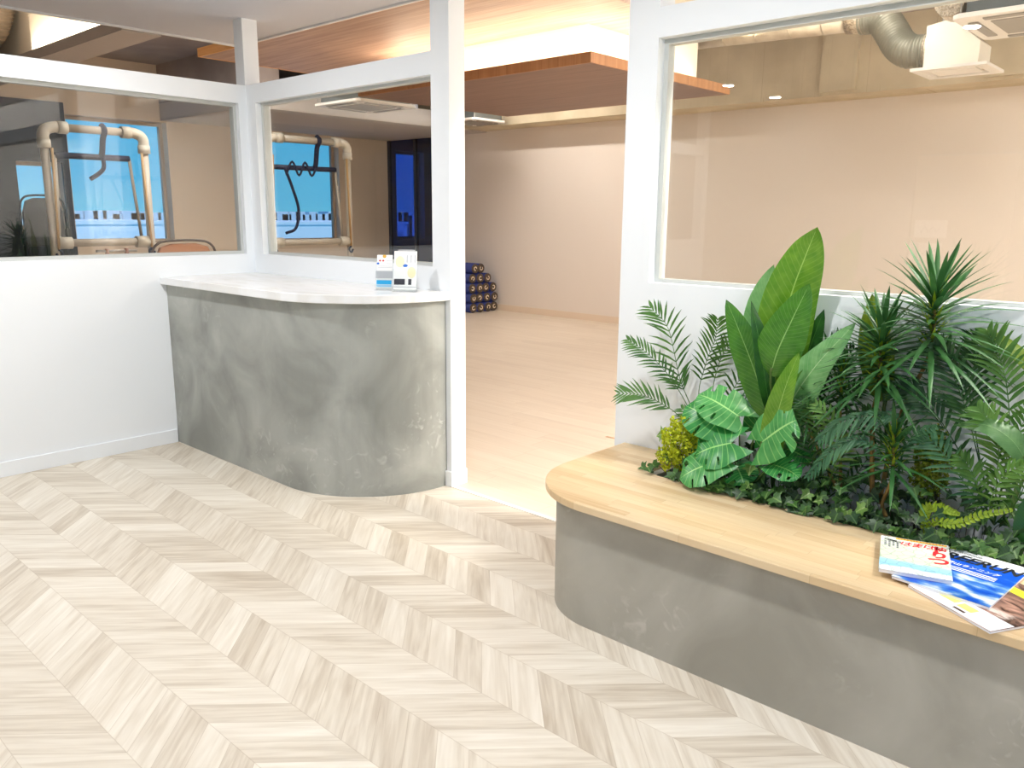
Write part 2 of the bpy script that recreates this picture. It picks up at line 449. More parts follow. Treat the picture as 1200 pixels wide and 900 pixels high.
# dark room behind the tinted glazing
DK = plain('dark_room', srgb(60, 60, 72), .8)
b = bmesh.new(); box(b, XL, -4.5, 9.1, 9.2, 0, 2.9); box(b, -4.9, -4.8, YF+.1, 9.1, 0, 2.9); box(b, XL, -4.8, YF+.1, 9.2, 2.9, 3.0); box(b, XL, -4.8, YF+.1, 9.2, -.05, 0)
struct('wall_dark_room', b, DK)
struct('window_10', bx(-6.2, -4.9, YF+.01, YF+.02, .02, 2.64), TINT)
b = bmesh.new()
for x in (-6.22, -5.55, -4.92): box(b, x-.025, x+.025, YF-.01, YF+.04, 0, 2.64)
struct('door_2', b, plain('navy_frame', srgb(40, 42, 60), .4))
# lit cove ledge of the left bay
struct('wall_bay_lit', bx(-3.44, -.9, -.1, -.02, 2.72, ZS), CREAM)
struct('wall_bay_lit_2', bx(XL, -3.44, -.02, .04, 2.72, ZS), CREAM)
led = thing('cove_ledge', 'beige ceiling ledge carrying a bright light strip above the left half wall', 'ledge', (-3, -.25, 2.64))
obj('ledge', bx(XL+.05, -.9, -.37, -.1, 2.64, 2.72), SOFFIT, led)
STRIP = plain('warm_strip', (1,.9,.7,1), .5, 0, (1, .84, .60, 1), 6)
obj('light_strip', bx(-3.44, -.9, -.145, -.12, 2.72, 2.735), STRIP, led)

# ------------------------------------------------------------------ wooden ceiling panel, hanging raft
pan = thing('wood_ceiling_panel', 'large wood veneered ceiling panel with warm-lit edge colour above the studio', 'ceiling panel', (-.3, 2.6, 2.85))
obj('panel', bx(-2.28, 1.68, .89, 2.65, 2.80, 2.87), OAKPANEL, pan)
b = bmesh.new(); box(b, -2.295, 1.695, .875, .89, 2.798, 2.872); box(b, -2.295, -2.28, .89, 2.65, 2.798, 2.872)
obj('edge_band', b, OAKEDGE_LIT, pan)
raft = thing('hanging_raft', 'lower dark walnut raft glowing with cove light, hung under the panel', 'ceiling raft', (.2, 2.7, 2.45))
obj('underside', bx(-1.08, 1.445, 1.735, 3.63, 2.45, 2.456), WALNUT, raft)
b = bmesh.new()
box(b, -1.095, 1.46, 1.72, 1.735, 2.45, 2.52); box(b, -1.095, 1.46, 3.63, 3.645, 2.45, 2.52); box(b, -1.095, -1.08, 1.735, 3.63, 2.45, 2.52); box(b, 1.445, 1.46, 1.735, 3.63, 2.45, 2.52)
obj('edge_band', b, WALNUT_E, raft)
obj('deck', bx(-1.08, 1.445, 1.735, 3.63, 2.456, 2.50), CREAM, raft)
b = bx(-.77, 1.136, 2.10, 2.65, 2.5, 2.80); box(b, -.77, 1.136, 2.65, 3.64, 2.5, ZS)
obj('core', b, CREAM, raft)
b = bmesh.new(); box(b, -.9, 1.3, 1.88, 1.9, 2.5, 2.515); box(b, 1.28, 1.30, 1.9, 3.55, 2.5, 2.515); box(b, -.92, -.9, 1.88, 3.55, 2.5, 2.515)
obj('light_strip', b, STRIP, raft)
def area(name, loc, rot, sx, sy, power, col, shape='RECTANGLE', spread=None):
    l = bpy.data.lights.new(name, 'AREA'); l.shape = shape; l.size = sx
    if shape in ('RECTANGLE', 'ELLIPSE'): l.size_y = sy
    l.energy = power; l.color = col[:3]
    if spread: l.spread = spread
    o = bpy.data.objects.new(name, l); C.objects.link(o); o.location = loc; o.rotation_euler = rot
    return o
WC = (1.0, .86, .66)
area('cove_lamp_front', (.2, 1.95, 2.525), (PI, 0, 0), 2.2, .06, 10, WC)
area('cove_lamp_right', (1.22, 2.75, 2.525), (PI, 0, 0), .06, 1.6, 7, WC)
area('cove_lamp_left', (-.82, 2.75, 2.525), (PI, 0, 0), .06, 1.6, 7, WC)
area('ledge_lamp', (-2.2, -.16, 2.75), (PI*.95, 0, 0), 2.4, .05, 34, WC)

# ------------------------------------------------------------------ counter and bench
def arc(cx, cy, rx, ry, a0, a1, n=24):
    return [(cx + rx*math.cos(math.radians(a0+(a1-a0)*k/n)), cy + ry*math.sin(math.radians(a0+(a1-a0)*k/n))) for k in range(n+1)]
cnt = thing('reception_counter', 'grey mortar reception counter with white stone top in the corner', 'counter', (.9, -.3, 0))
obj('base', prism(bmesh.new(), [(.001, -.001), (.001, -.613)] + arc(1.271, -.013, .6, .6, -90, 0) + [(1.871, -.001)], 0, 1.01), PLASTER, cnt)
obj('countertop', prism(bmesh.new(), [(.001, -.001), (.001, -.65)] + arc(1.268, -.01, .637, .64, -90, 0) + [(1.905, -.001)], 1.01, 1.054), MARBLE, cnt, bevel=.004)

ben = thing('planter_bench', 'long grey mortar bench with oak seat and a planting trough', 'bench', (4.6, -.4, 0))
XE = 6.3
PLASTER2 = noise_mix('warm_grey_mortar', srgb(152,148,136), srgb(184,180,168), 2.4, .62, 9, .8, c3=srgb(206,203,194), bump=.12, ramp=(.32,.72), fscale=14, frange=(.57,.80))
obj('base', prism(bmesh.new(), [(3.068, -.002)] + arc(3.37, -.41, .302, .315, 180, 270) + [(XE-.03, -.725), (XE-.03, -.32), (3.33, -.32), (3.33, -.002)], 0, .445), PLASTER2, ben)
hole = [(XE, -.30), (3.40, -.30)] + [(3.40+.10*math.cos(math.radians(a)), -.20+.10*math.sin(math.radians(a))) for a in range(-100, -181, -10)] + [(3.30, -.002)]
obj('seat', prism(bmesh.new(), [(3.02, -.002)] + arc(3.37, -.41, .35, .35, 180, 270) + [(XE, -.76)] + hole, .445, .472), STAVE, ben, bevel=.003)
b = bmesh.new(); box(b, 3.33, XE-.03, -.32, -.30, .30, .444); box(b, 3.33, XE-.03, -.30, -.004, .29, .41)
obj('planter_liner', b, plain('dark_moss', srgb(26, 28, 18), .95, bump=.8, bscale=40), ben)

# ------------------------------------------------------------------ foam rollers
NAVY = plain('navy_foam', srgb(38, 52, 120), .7); CORE = noise_mix('speckled_foam', srgb(62,52,44), srgb(96,82,68), 60, .9)
HUB = plain('cream_core_end', srgb(214, 194, 168), .7); HUBD = plain('dark_hole', srgb(52, 42, 36), .9)
def make_roller():
    t = thing('foam_roller', 'x', 'foam roller')
    R_, Ln = .0715, .9
    b = tube(bmesh.new(), [(-Ln, 0, 0), (-.012, 0, 0)], R_, 24)
    obj('sleeve', b, NAVY, t, local=True)
    b = tube(bmesh.new(), [(-.0119, 0, 0), (0, 0, 0)], R_*.985, 24, rfun=lambda s: 1 - .06*s)
    obj('end_face', b, CORE, t, local=True)
    b = bmesh.new()
    for k in range(14):
        a0, a1 = math.radians(60 + k*20), math.radians(60+(k+1)*20)
        q = [b.verts.new((x, rr*math.cos(a), rr*math.sin(a))) for x in (.0005, .003) for a, rr in ((a0, .017), (a1, .017), (a1, .033), (a0, .033))]
        b.faces.new(q[4:]); b.faces.new(q[:4][::-1]); b.faces.new((q[0], q[1], q[5], q[4])); b.faces.new((q[2], q[3], q[7], q[6]))
    obj('end_mark', b, HUB, t, local=True)
    b = bmesh.new(); disc(b, (.001, 0, 0), .016, 'X'); obj('hole', b, HUBD, t, local=True)
    return t
def dup(root, loc, rx, label):
    r = root.copy(); C.objects.link(r); r.location = loc; r.rotation_euler = (rx, 0, 0); r['label'] = label
    for ch in list(root.children):
        c = ch.copy(); C.objects.link(c); c.parent = r
    return r
rol = make_roller()
ords = ['first', 'second', 'third', 'fourth']
rown = ['bottom row', 'second row up', 'middle row', 'second row from the top', 'top row']
for row, n in enumerate((4, 4, 4, 3, 2)):
    for k in range(n):
        y0 = 5.625 + .148*k + (.03 if row == 3 else .075 if row == 4 else 0)
        lab = 'navy foam roller, %s of the stack, %s from the left' % (rown[row], ords[k])
        loc = (-3.6 + .012*((k*7+row*5) % 3) - .015*row, y0, .0725 + row*.1445)
        rx = (k*2.1+row*1.3) % 6.28
        if row == 0 and k == 0:
            rol.location = loc; rol.rotation_euler = (rx, 0, 0); rol['label'] = lab; o = rol
        else: o = dup(rol, loc, rx, lab)
        o['group'] = 'navy foam rollers stacked against the studio wall'

# ------------------------------------------------------------------ ceiling cassettes and ducts
ACW = plain('cassette_white', srgb(226, 220, 212), .5); ACG = plain('cassette_grille', srgb(150, 144, 134), .6); ACD = plain('cassette_body', srgb(120, 124, 122), .4, .6)
STEEL = plain('rod_steel', (.5,.5,.48,1), .35, 1)
def cassette(label, x, y, z, w=.82, body=.25):
    t = thing('air_conditioner', label, 'air conditioner', (x, y, z), group='ceiling cassette units')
    M_ = Matrix.Translation((x, y, z))
    b = prism(bmesh.new(), [(sx*(w/2-c1), sy*(w/2-c2)) for sx, sy, c1, c2 in ((-1,-1,0,.04),(-1,-1,.04,0),(1,-1,.04,0),(1,-1,0,.04),(1,1,0,.04),(1,1,.04,0),(-1,1,.04,0),(-1,1,0,.04))], 0, .03, M_)
    obj('panel', b, ACW, t, bevel=.004)
    obj('intake_grille', bx(x-w*.28, x+w*.28, y-w*.28, y+w*.28, z-.006, z), ACG, t)
    for a in range(4):
        R_ = M_ @ Matrix.Rotation(a*PI/2, 4, 'Z')
        obj('louvre', box(bmesh.new(), -w*.3, w*.3, w*.36, w*.43, -.008, 0, R_), ACG, t)
    obj('body', bx(x-w*.42, x+w*.42, y-w*.42, y+w*.42, z+.031, z+.031+body), ACD, t)
    for sx, sy in ((-1,-1),(1,-1),(1,1),(-1,1)):
        obj('hanger', tube(bmesh.new(), [(x+sx*w*.45, y+sy*w*.45, z+.03), (x+sx*w*.45, y+sy*w*.45, ZS)], .005, 6), STEEL, t)
    return t
cassette('ceiling cassette unit seen through the pane behind the counter', -2.98, 3.25, 2.65, .86, .16)
cassette('ceiling cassette unit beyond the doorway, just behind the hanging raft', -3.15, 5.2, 2.65, .62, .2)
cassette('large ceiling cassette unit at the right edge above the plants', 3.74, 3.325, 2.65)
GALV = noise_mix('galvanised', srgb(196,184,164), srgb(222,212,194), 8, .32, 4); GALV.node_tree.nodes['Principled BSDF'].inputs['Metallic'].default_value = .75
FOIL = noise_mix('crinkled_foil', srgb(150,134,112), srgb(226,212,190), 30, .35, 6, 2, bump=.8); FOIL.node_tree.nodes['Principled BSDF'].inputs['Metallic'].default_value = .6
FLEX = plain('flex_hose', srgb(138, 134, 118), .45, .3)
def flex(bm, pts, r, pitch=.022, amp=.07, seg=20):
    P = smooth_path(pts, 20); Ls = [0]
    for i in range(1, len(P)): Ls.append(Ls[-1] + (P[i]-P[i-1]).length)
    n = int(Ls[-1]/pitch)*4; out = []
    j = 0
    for k in range(n+1):
        s = Ls[-1]*k/n
        while j < len(Ls)-2 and Ls[j+1] < s: j += 1
        out.append(P[j].lerp(P[j+1], (s-Ls[j])/max(1e-9, Ls[j+1]-Ls[j])))
    return tube(bm, out, r, seg, rfun=lambda t: 1 + amp*math.sin(2*PI*t*n/4))
duct = thing('straight_duct', 'long shiny round metal duct under the studio ceiling', 'duct', (1.5, 4, 2.98))
obj('duct_pipe', tube(bmesh.new(), [(.60, 4.0, 3.03), (2.30, 4.0, 2.985)], .098, 28), GALV, duct)
for x in (.75, .95, 1.2, 1.5, 1.8, 2.08):
    z = 3.03 - (x-.6)/1.7*.045; obj('seam_ring', tube(bmesh.new(), [(x, 4, z), (x+.012, 4, z)], .101, 28), GALV, duct)
obj('foil_collar', tube(bmesh.new(), [(2.27, 4.0, 2.985), (2.40, 4.0, 2.975)], .112, 24), FOIL, duct)
fx = thing('flexible_duct', 'grey ribbed hose curving down from the metal duct to the white box', 'hose', (2.6, 3.95, 2.75))
b = flex(bmesh.new(), [(2.38, 4.0, 2.975), (2.52, 3.99, 2.955), (2.62, 3.96, 2.84), (2.70, 3.93, 2.73), (2.80, 3.9, 2.665), (2.93, 3.9, 2.655)], .115)
obj('hose', b, FLEX, fx)
obj('foil_collar', tube(bmesh.new(), [(2.90, 3.9, 2.655), (2.97, 3.9, 2.655)], .118, 20), FOIL, fx)
pl = thing('air_diffuser', 'white boxy air diffuser with slanted top hanging at the end of the ribbed hose', 'air vent', (3.1, 3.9, 2.48))
BOXW = plain('diffuser_white', srgb(240, 232, 216), .4)
b = bmesh.new()
prof = [(2.94, 2.515), (2.94, 2.80), (3.10, 2.83), (3.30, 2.66), (3.30, 2.515)]
fr_ = [b.verts.new((x, 3.75, z)) for x, z in prof]; bk = [b.verts.new((x, 4.05, z)) for x, z in prof]
b.faces.new(fr_); b.faces.new(bk[::-1])
for i in range(5): b.faces.new((fr_[i], fr_[(i+1) % 5], bk[(i+1) % 5], bk[i]))
obj('box', b, BOXW, pl)
b = bmesh.new(); box(b, 2.88, 3.38, 3.66, 3.74, 2.485, 2.505); box(b, 2.88, 3.38, 4.06, 4.14, 2.485, 2.505); box(b, 2.88, 2.95, 3.74, 4.06, 2.485, 2.505); box(b, 3.31, 3.38, 3.74, 4.06, 2.485, 2.505)
obj('grille_frame', b, ACW, pl)
obj('slot_plate', bx(2.98, 3.28, 3.78, 4.02, 2.488, 2.496), ACW, pl)
for x in (3.0, 3.24): obj('hanger', tube(bmesh.new(), [(x, 3.9, 2.7), (x, 3.9, ZS)], .005, 6), STEEL, pl)
ins = thing('foil_wrapped_pipe', 'foil wrapped pipe above the cassette at the top right corner', 'pipe', (3.4, 3.3, 2.9))
obj('pipe', tube(bmesh.new(), smooth_path([(3.26, 3.1, 2.80), (3.26, 3.3, 2.80), (3.3, 3.5, 2.9), (3.42, 3.7, 3.1)]), .09, 20), FOIL, ins)
ld = thing('grey_flexible_duct', 'dark grey ribbed hose in the lit ceiling void at the top left corner', 'hose', (-3.9, -.3, 3.1))
obj('hose', flex(bmesh.new(), [(-3.9, .05-.25, 3.34), (-3.98, -.22, 3.2), (-4.1, -.26, 3.08), (-4.4, -.40, 3.02), (-4.9, -.5, 3.04)], .15, .03, .05), plain('dark_hose', srgb(120, 106, 90), .5), ld)

# ------------------------------------------------------------------ pipe training frames
PVC = plain('beige_pipe', srgb(178, 168, 154), .4); PVCJ = plain('beige_joint', srgb(192, 184, 170), .45); STRAP = plain('dark_webbing', srgb(22, 26, 52), .8); BARD = plain('dark_bar', srgb(38, 40, 66), .5)
def pipe_frame(label, X, y0, y1, zt, zb, inner_z, hook_left):
    t = thing('training_frame', label, 'training frame', (X, (y0+y1)/2, 0), group='pipe training frames by the windows')
    r = .046; c = .10
    for y, s in ((y0, 1), (y1, -1)):
        obj('upright', tube(bmesh.new(), [(X, y, 0), (X, y, zt-c)], r*.85, 14), PVC, t)
        obj('elbow', tube(bmesh.new(), smooth_path([(X, y, zt-c-.03), (X, y, zt-c+.03), (X, y+s*.03, zt-.025), (X, y+s*c, zt), (X, y+s*(c+.04), zt)], 5), r*1.15, 14), PVCJ, t)
        obj('collar', tube(bmesh.new(), [(X, y, zt-c-.10), (X, y, zt-c-.02)], r*1.3, 14), PVCJ, t)
        obj('clamp', tube(bmesh.new(), [(X, y+s*(c+.03), zt), (X, y+s*(c+.12), zt)], r*1.3, 14), PVCJ, t)
        obj('tee', tube(bmesh.new(), [(X, y+s*.03, zb), (X, y+s*.16, zb)], r*1.3, 14), PVCJ, t)
        obj('tension_rod', tube(bmesh.new(), [(X+.05, y+s*.05, zt-c-.1), (X+.05, y+s*.02, zb-.06)], .013, 8), plain('ochre_rod', srgb(176, 140, 90), .5), t)
        obj('inner_rod', tube(bmesh.new(), [(X-.10, y+s*.12, inner_z), (X-.06, y+s*.07, zb)], .016, 8), PVC, t)
        obj('rod_hook', tube(bmesh.new(), smooth_path([(X+.05, y+s*.02, zb-.06), (X+.05, y+s*.05, zb-.10), (X+.05, y+s*.02, zb-.14), (X+.05, y-s*.01, zb-.10)], 5), .012, 8), STRAP, t)
    obj('top_bar', tube(bmesh.new(), [(X, y0+c+.1, zt), (X, y1-c-.1, zt)], r*.85, 14), PVC, t)
    obj('lower_bar', tube(bmesh.new(), [(X, y0+.03, zb), (X, y1-.03, zb)], r*.85, 14), PVC, t)
    obj('inner_bar', tube(bmesh.new(), [(X-.10, y0+.12, inner_z), (X-.10, y1-.12, inner_z)], .03, 12), BARD, t)
    ym = (y0+y1)/2 + (.08 if not hook_left else .14)
    b = bmesh.new(); tube(b, smooth_path([(X-.02, ym, zt+.05), (X+.04, ym, zt), (X-.02, ym, zt-.08), (X-.06, ym, inner_z+.06), (X-.10, ym, inner_z)], 5), .03, 8)
    obj('strap', b, STRAP, t)
    if hook_left:
        ya = y0+.27
        obj('hanging_strap', tube(bmesh.new(), smooth_path([(X-.06, ya, inner_z), (X-.06, ya+.1, inner_z-.25), (X-.06, ya+.17, inner_z-.5), (X-.06, ya+.12, inner_z-.72), (X-.06, ya-.02, inner_z-.78)], 6), .018, 8), STRAP, t)
        P = [(X-.06, ya+.02+.09*k, inner_z + (.07 if k % 2 else -.09)) for k in range(6)]
        obj('loop_strap', tube(bmesh.new(), smooth_path(P, 5), .014, 8), STRAP, t)
    else:
        obj('hanging_strap', tube(bmesh.new(), smooth_path([(X-.06, ym, inner_z), (X-.06, ym, inner_z-.1), (X-.06, ym-.05, inner_z-.16), (X-.06, ym-.14, inner_z-.22)], 6), .022, 8), STRAP, t)
    return t
pipe_frame('beige pipe training frame before the left window, left half behind dark panel', -3.8, .035, .99, 2.235, 1.133, 1.98, False)
pipe_frame('beige pipe training frame seen behind the counter, long strap hanging at its left', -3.8, 2.42, 3.57, 2.31, 1.09, 1.98, True)

# seats behind the half wall
def chair(label, x, y, zt, w, fm, bmt, mats, rz=0, cat='chair'):
    t = thing('chair', label, cat, (x, y, 0), rz)
    prof = [(-w/2, zt-.5), (-w/2*.97, zt-.14), (-w/2*.8, zt-.03), (-w*.2, zt), (w*.2, zt), (w/2*.8, zt-.03), (w/2*.97, zt-.14), (w/2, zt-.5)]
    b = bmesh.new()
    R_ = Matrix(((0, 0, 1, -.03), (1, 0, 0, 0), (0, 1, 0, 0), (0, 0, 0, 1)))
    prism(b, [(p[0]*.9, p[1]-.025) for p in prof], 0, .05, R_)
    obj('backrest', b, bmt, t, local=True, bevel=.012)
    obj('back_frame', tube(bmesh.new(), smooth_path([(0, p[0], p[1]) for p in prof], 4), .011, 8), fm, t, local=True)
    obj('seat', box(bmesh.new(), .03, .48, -w/2, w/2, .44, .50), bmt, t, local=True, bevel=.02)
    for sx, sy in ((.06, -1), (.06, 1), (.44, -1), (.44, 1)):
        obj('leg', tube(bmesh.new(), [(sx, sy*w*.42, 0), (sx, sy*w*.42, .45)], .015, 8), fm, t, local=True)
    for sy in (-1, 1): obj('back_post', tube(bmesh.new(), [(.06, sy*w*.42, .45), (0, sy*w*.48, zt-.45)], .015, 8), fm, t, local=True)
    return t
chair('high chair with tan rounded backrest just above the white half wall', -2.0, .48, 1.20, .60, plain('dark_brown_frame', srgb(70, 50, 40), .5), plain('tan_leather', srgb(190, 132, 92), .5), None, 0)
chair('black high-backed chair silhouetted before the small dark window', -4.6, .22, 1.60, .44, DARKP, plain('black_leather', srgb(26, 26, 34), .5), None, 0)
rk = thing('equipment_handle', 'low metal handle bar with two wooden posts below the left window', 'handle bar', (-2.6, .2, 0))
CH = plain('satin_metal', (.55, .52, .5, 1), .3, .8)
obj('bar', tube(bmesh.new(), [(-2.6, -.03, 1.10), (-2.6, .32, 1.095)], .012, 10), CH, rk)
for y in (.06, .23): obj('post', tube(bmesh.new(), [(-2.6, y, 0), (-2.6, y, 1.12)], .018, 10), plain('red_wood', srgb(140, 84, 54), .4), rk)
obj('base', bx(-2.75, -2.45, -.05, .34, 0, .04), CH, rk)

# ------------------------------------------------------------------ brochures on the counter
ACR = glass('clear_acrylic', (.97,.98,.98,1), 1.45)
PAPER = plain('paper', srgb(244, 244, 242), .6)
def brochure(label, px0, px1, ptop, pb, w, h, rz, draw):
    x, y = at((px0+px1)/2, pb, z=1.054)[:2]
    t = thing('brochure_stand', label, 'brochure', (x, y, 1.0545), rz)
    tilt = Matrix.Rotation(math.radians(-14), 4, 'X')
    obj('card', box(bmesh.new(), -w/2, w/2, 0, .003, .012, h, tilt), PAPER, t, local=True)
    b = box(bmesh.new(), -w/2-.004, w/2+.004, -.010, -.008, .004, h*.55, tilt); box(b, -w/2-.004, w/2+.004, .006, .008, .004, h*.9, tilt); box(b, -w/2-.004, w/2+.004, -.03, .05, 0, .003)
    obj('holder', b, ACR, t, local=True)
    for nm, m, shapes in draw:
        b = bmesh.new()
        for s in shapes:
            if s[0] == 'r': box(b, s[1], s[2], -.0008, -.0002, s[3], s[4], tilt)
            else:
                vs = [b.verts.new(tilt @ Vector((s[1] + s[3]*math.cos(2*PI*k/20), -.0006, s[2] + s[4]*math.sin(2*PI*k/20)))) for k in range(20)]
                b.faces.new(vs)
        obj(nm, b, m, t, local=True)
    return t
BL = plain('cyan_print', srgb(20, 178, 240), .6); DKP = plain('dark_print', srgb(46, 46, 56), .6); YL = plain('pale_yellow_print', srgb(240, 232, 190), .6)
GR = plain('grey_print', srgb(196, 198, 202), .6); OC = plain('ochre_print', srgb(206, 160, 60), .6); RB = plain('blue_print', srgb(50, 110, 200), .6); RD = plain('red_print', srgb(196, 60, 60), .6)
brochure('small white leaflet stand with a cyan band along its foot, on the counter', 441.5, 458, 300, 340, .082, .185, math.radians(38),
    [('band', BL, [('r', -.04, .04, .030, .052)]), ('soft_band', plain('light_cyan_print', srgb(170, 216, 244), .6), [('r', -.04, .04, .016, .028)]),
     ('photo_block', GR, [('r', -.045, .045, .062, .10)]), ('dot', OC, [('d', -.002, .178, .010, .009)]), ('red_dot', RD, [('d', -.025, .155, .006, .005), ('d', -.008, .155, .006, .005)]), ('blue_dot', RB, [('d', -.035, .140, .007, .006)]),
     ('text_lines', GR, [('r', -.035, .04, .118+.007*k, .120+.007*k) for k in range(2)] + [('r', .01, .04, .138, .141), ('r', .01, .04, .153, .156)])])
brochure('larger white leaflet with pale yellow circles and a dark panel, on the counter', 463, 485, 297, 342, .118, .21, math.radians(38),
    [('circle', YL, [('d', -.028, .155, .024, .030), ('d', .034, .10, .022, .030)]), ('blue_mark', RB, [('d', 0, .135, .013, .008)]), ('panel', DKP, [('r', -.056, .0, .036, .066), ('r', .018, .034, .036, .066)]),
     ('text_lines', GR, [('r', -.04, .05, .213, .217), ('r', -.015, .03, .20, .202)] + [('r', .005+.02*k, .014+.02*k, .15, .19) for k in range(3)] + [('r', -.07, .06, .022, .027)]),
     ('panel_text', PAPER, [])][:4])

# ------------------------------------------------------------------ magazines on the bench
def cover_map():
    m, nt, b = mat('map_cover'); tc = N(nt, 'ShaderNodeTexCoord'); sx = N(nt, 'ShaderNodeSeparateXYZ'); L(nt, tc.outputs['Object'], sx.inputs[0])
    n = N(nt, 'ShaderNodeTexNoise'); n.inputs['Scale'].default_value = 14; n.inputs['Detail'].default_value = 6; L(nt, tc.outputs['Object'], n.inputs['Vector'])
    v = M2(nt, 'ADD', sx.outputs[1], M2(nt, 'MULTIPLY', M2(nt, 'SUBTRACT', n.outputs['Fac'], .5), .05))
    r = N(nt, 'ShaderNodeValToRGB'); r.color_ramp.interpolation = 'LINEAR'; e = r.color_ramp.elements
    mr = N(nt, 'ShaderNodeMapRange'); mr.inputs[1].default_value = -.13; mr.inputs[2].default_value = .13; L(nt, v, mr.inputs[0]); L(nt, mr.outputs[0], r.inputs[0])
    e[0].position = .0; e[0].color = srgb(240, 240, 244); e[1].position = 1; e[1].color = srgb(238, 240, 236)
    for p, c in ((.10, srgb(236,240,246)), (.14, srgb(150,208,240)), (.27, srgb(168,216,240)), (.32, srgb(214,226,200)), (.72, srgb(224,230,208))): k = e.new(p); k.color = c
    vo = N(nt, 'ShaderNodeTexVoronoi', feature='DISTANCE_TO_EDGE'); vo.inputs['Scale'].default_value = 36; L(nt, tc.outputs['Object'], vo.inputs['Vector'])
    ln = M2(nt, 'MULTIPLY', M2(nt, 'LESS_THAN', vo.outputs['Distance'], .05), .45)
    mx = N(nt, 'ShaderNodeMixRGB'); L(nt, ln, mx.inputs[0]); L(nt, r.outputs[0], mx.inputs[1]); mx.inputs[2].default_value = srgb(120, 150, 120)
    L(nt, mx.outputs[0], b.inputs['Base Color']); b.inputs['Roughness'].default_value = .35
    return m
def cover_sky():
    m, nt, b = mat('sky_cover'); tc = N(nt, 'ShaderNodeTexCoord'); sx = N(nt, 'ShaderNodeSeparateXYZ'); L(nt, tc.outputs['Object'], sx.inputs[0])
    mp = N(nt, 'ShaderNodeMapping'); mp.inputs['Scale'].default_value = (1, 2.2, 1); L(nt, tc.outputs['Object'], mp.inputs['Vector'])
    n = N(nt, 'ShaderNodeTexNoise'); n.inputs['Scale'].default_value = 9; n.inputs['Detail'].default_value = 7; L(nt, mp.outputs['Vector'], n.inputs['Vector'])
    low = N(nt, 'ShaderNodeMapRange'); low.inputs[1].default_value = .10; low.inputs[2].default_value = -.10; L(nt, sx.outputs[1], low.inputs[0])
    f = M2(nt, 'ADD', M2(nt, 'MULTIPLY', low.outputs[0], .22), n.outputs['Fac'])
    r = N(nt, 'ShaderNodeValToRGB'); e = r.color_ramp.elements; e[0].position = .62; e[0].color = srgb(8, 78, 190); e[1].position = .80; e[1].color = srgb(216, 226, 236); e.new(.70).color = srgb(70, 130, 200)
    L(nt, f, r.inputs[0]); L(nt, r.outputs[0], b.inputs['Base Color']); b.inputs['Roughness'].default_value = .3
    return m
def cover_face():
    m = noise_mix('brown_cover', srgb(70, 46, 40), srgb(206, 158, 138), 9, .3, 5, 1.6, (1, 2.4, 1), (.38, .62), c3=srgb(238, 228, 218), fscale=8, frange=(.5, .6))
    return m
def text_mesh(name, s, size, m, parent, loc, rz=0, shear=0, sx=1, spacing=1, bold=0):
    c = bpy.data.curves.new(name, 'FONT'); c.body = s; c.size = size; c.shear = shear; c.offset = bold; c.space_character = spacing; c.extrude = .0002
    o = bpy.data.objects.new(name, c); C.objects.link(o)
    dg = bpy.context.evaluated_depsgraph_get(); dg.update()
    me = bpy.data.meshes.new_from_object(o.evaluated_get(dg)); bpy.data.objects.remove(o); bpy.data.curves.remove(c)
    me.name = name; me.materials.clear(); me.materials.append(m)
    me.transform(Matrix.Translation(loc) @ Matrix.Rotation(rz, 4, 'Z') @ Matrix.Diagonal((sx, 1, 1, 1)))
    o = bpy.data.objects.new(name, me); link(o, parent); return o
def magazine(label, cx, cy, z, w, h, rz, th, cover):
    """w along local x, h along local y; the cover's reading direction is local x"""
    t = thing('magazine', label, 'magazine', (cx, cy, z), rz, 'magazines on the bench')
    obj('pages', box(bmesh.new(), -w/2, w/2, -h/2, h/2, 0, th), plain('page_edges', srgb(232, 230, 232), .7), t, local=True)
    obj('cover', box(bmesh.new(), -w/2-.001, w/2+.001, -h/2-.001, h/2+.001, th, th+.0008), cover, t, local=True)
    return t
BK = plain('black_ink', srgb(20, 20, 24), .5); RI = plain('red_ink', srgb(214, 30, 44), .5); YI = plain('yellow_ink', srgb(250, 206, 30), .5); WI = plain('white_ink', srgb(246, 248, 250), .5)
def quad_pose(p00, p10, p01):
    """pose from three cover corners (near-left, near-right, far-left)"""
    a = Vector(p10) - Vector(p00); d = Vector(p01) - Vector(p00)
    return a.length, d.length, math.atan2(a.y, a.x), a, d
ZB = .473
# bottom magazine: brownish photo cover
Bp = [at(1064, 688, z=ZB), at(1160, 743, z=ZB)]
a = Bp[1]-Bp[0]; rz = math.atan2(a.y, a.x); n_ = Vector((-a.y, a.x, 0)).normalized()
w = a.length; h = .30; c_ = (Bp[0]+Bp[1])/2 + n_*h/2
m3 = magazine('magazine with brown portrait-like photo cover, lowest of the three on the bench', c_.x, c_.y, ZB, w, h, rz, .006, cover_face())
obj('cover_margin', box(bmesh.new(), -w/2, w/2, -h/2, -h/2+.075, .0069, .0074), WI, m3, local=True)
obj('cover_title', box(bmesh.new(), -w/2+.02, w/2-.05, h/2-.07, h/2-.035, .0069, .0074), plain('lime_ink', srgb(224, 232, 40), .5), m3, local=True)
b = bmesh.new(); box(b, -.06, -.01, -h/2+.035, -h/2+.062, .0075, .0079); box(b, .0, .045, -h/2+.030, -h/2+.058, .0075, .0079)
obj('yellow_marks', b, plain('yellow_marks', srgb(246, 240, 130), .5), m3, local=True)
obj('brown_mark', box(bmesh.new(), .005, .04, -h/2+.012, -h/2+.02, .0075, .0079), plain('brown_ink', srgb(90, 66, 56), .5), m3, local=True)
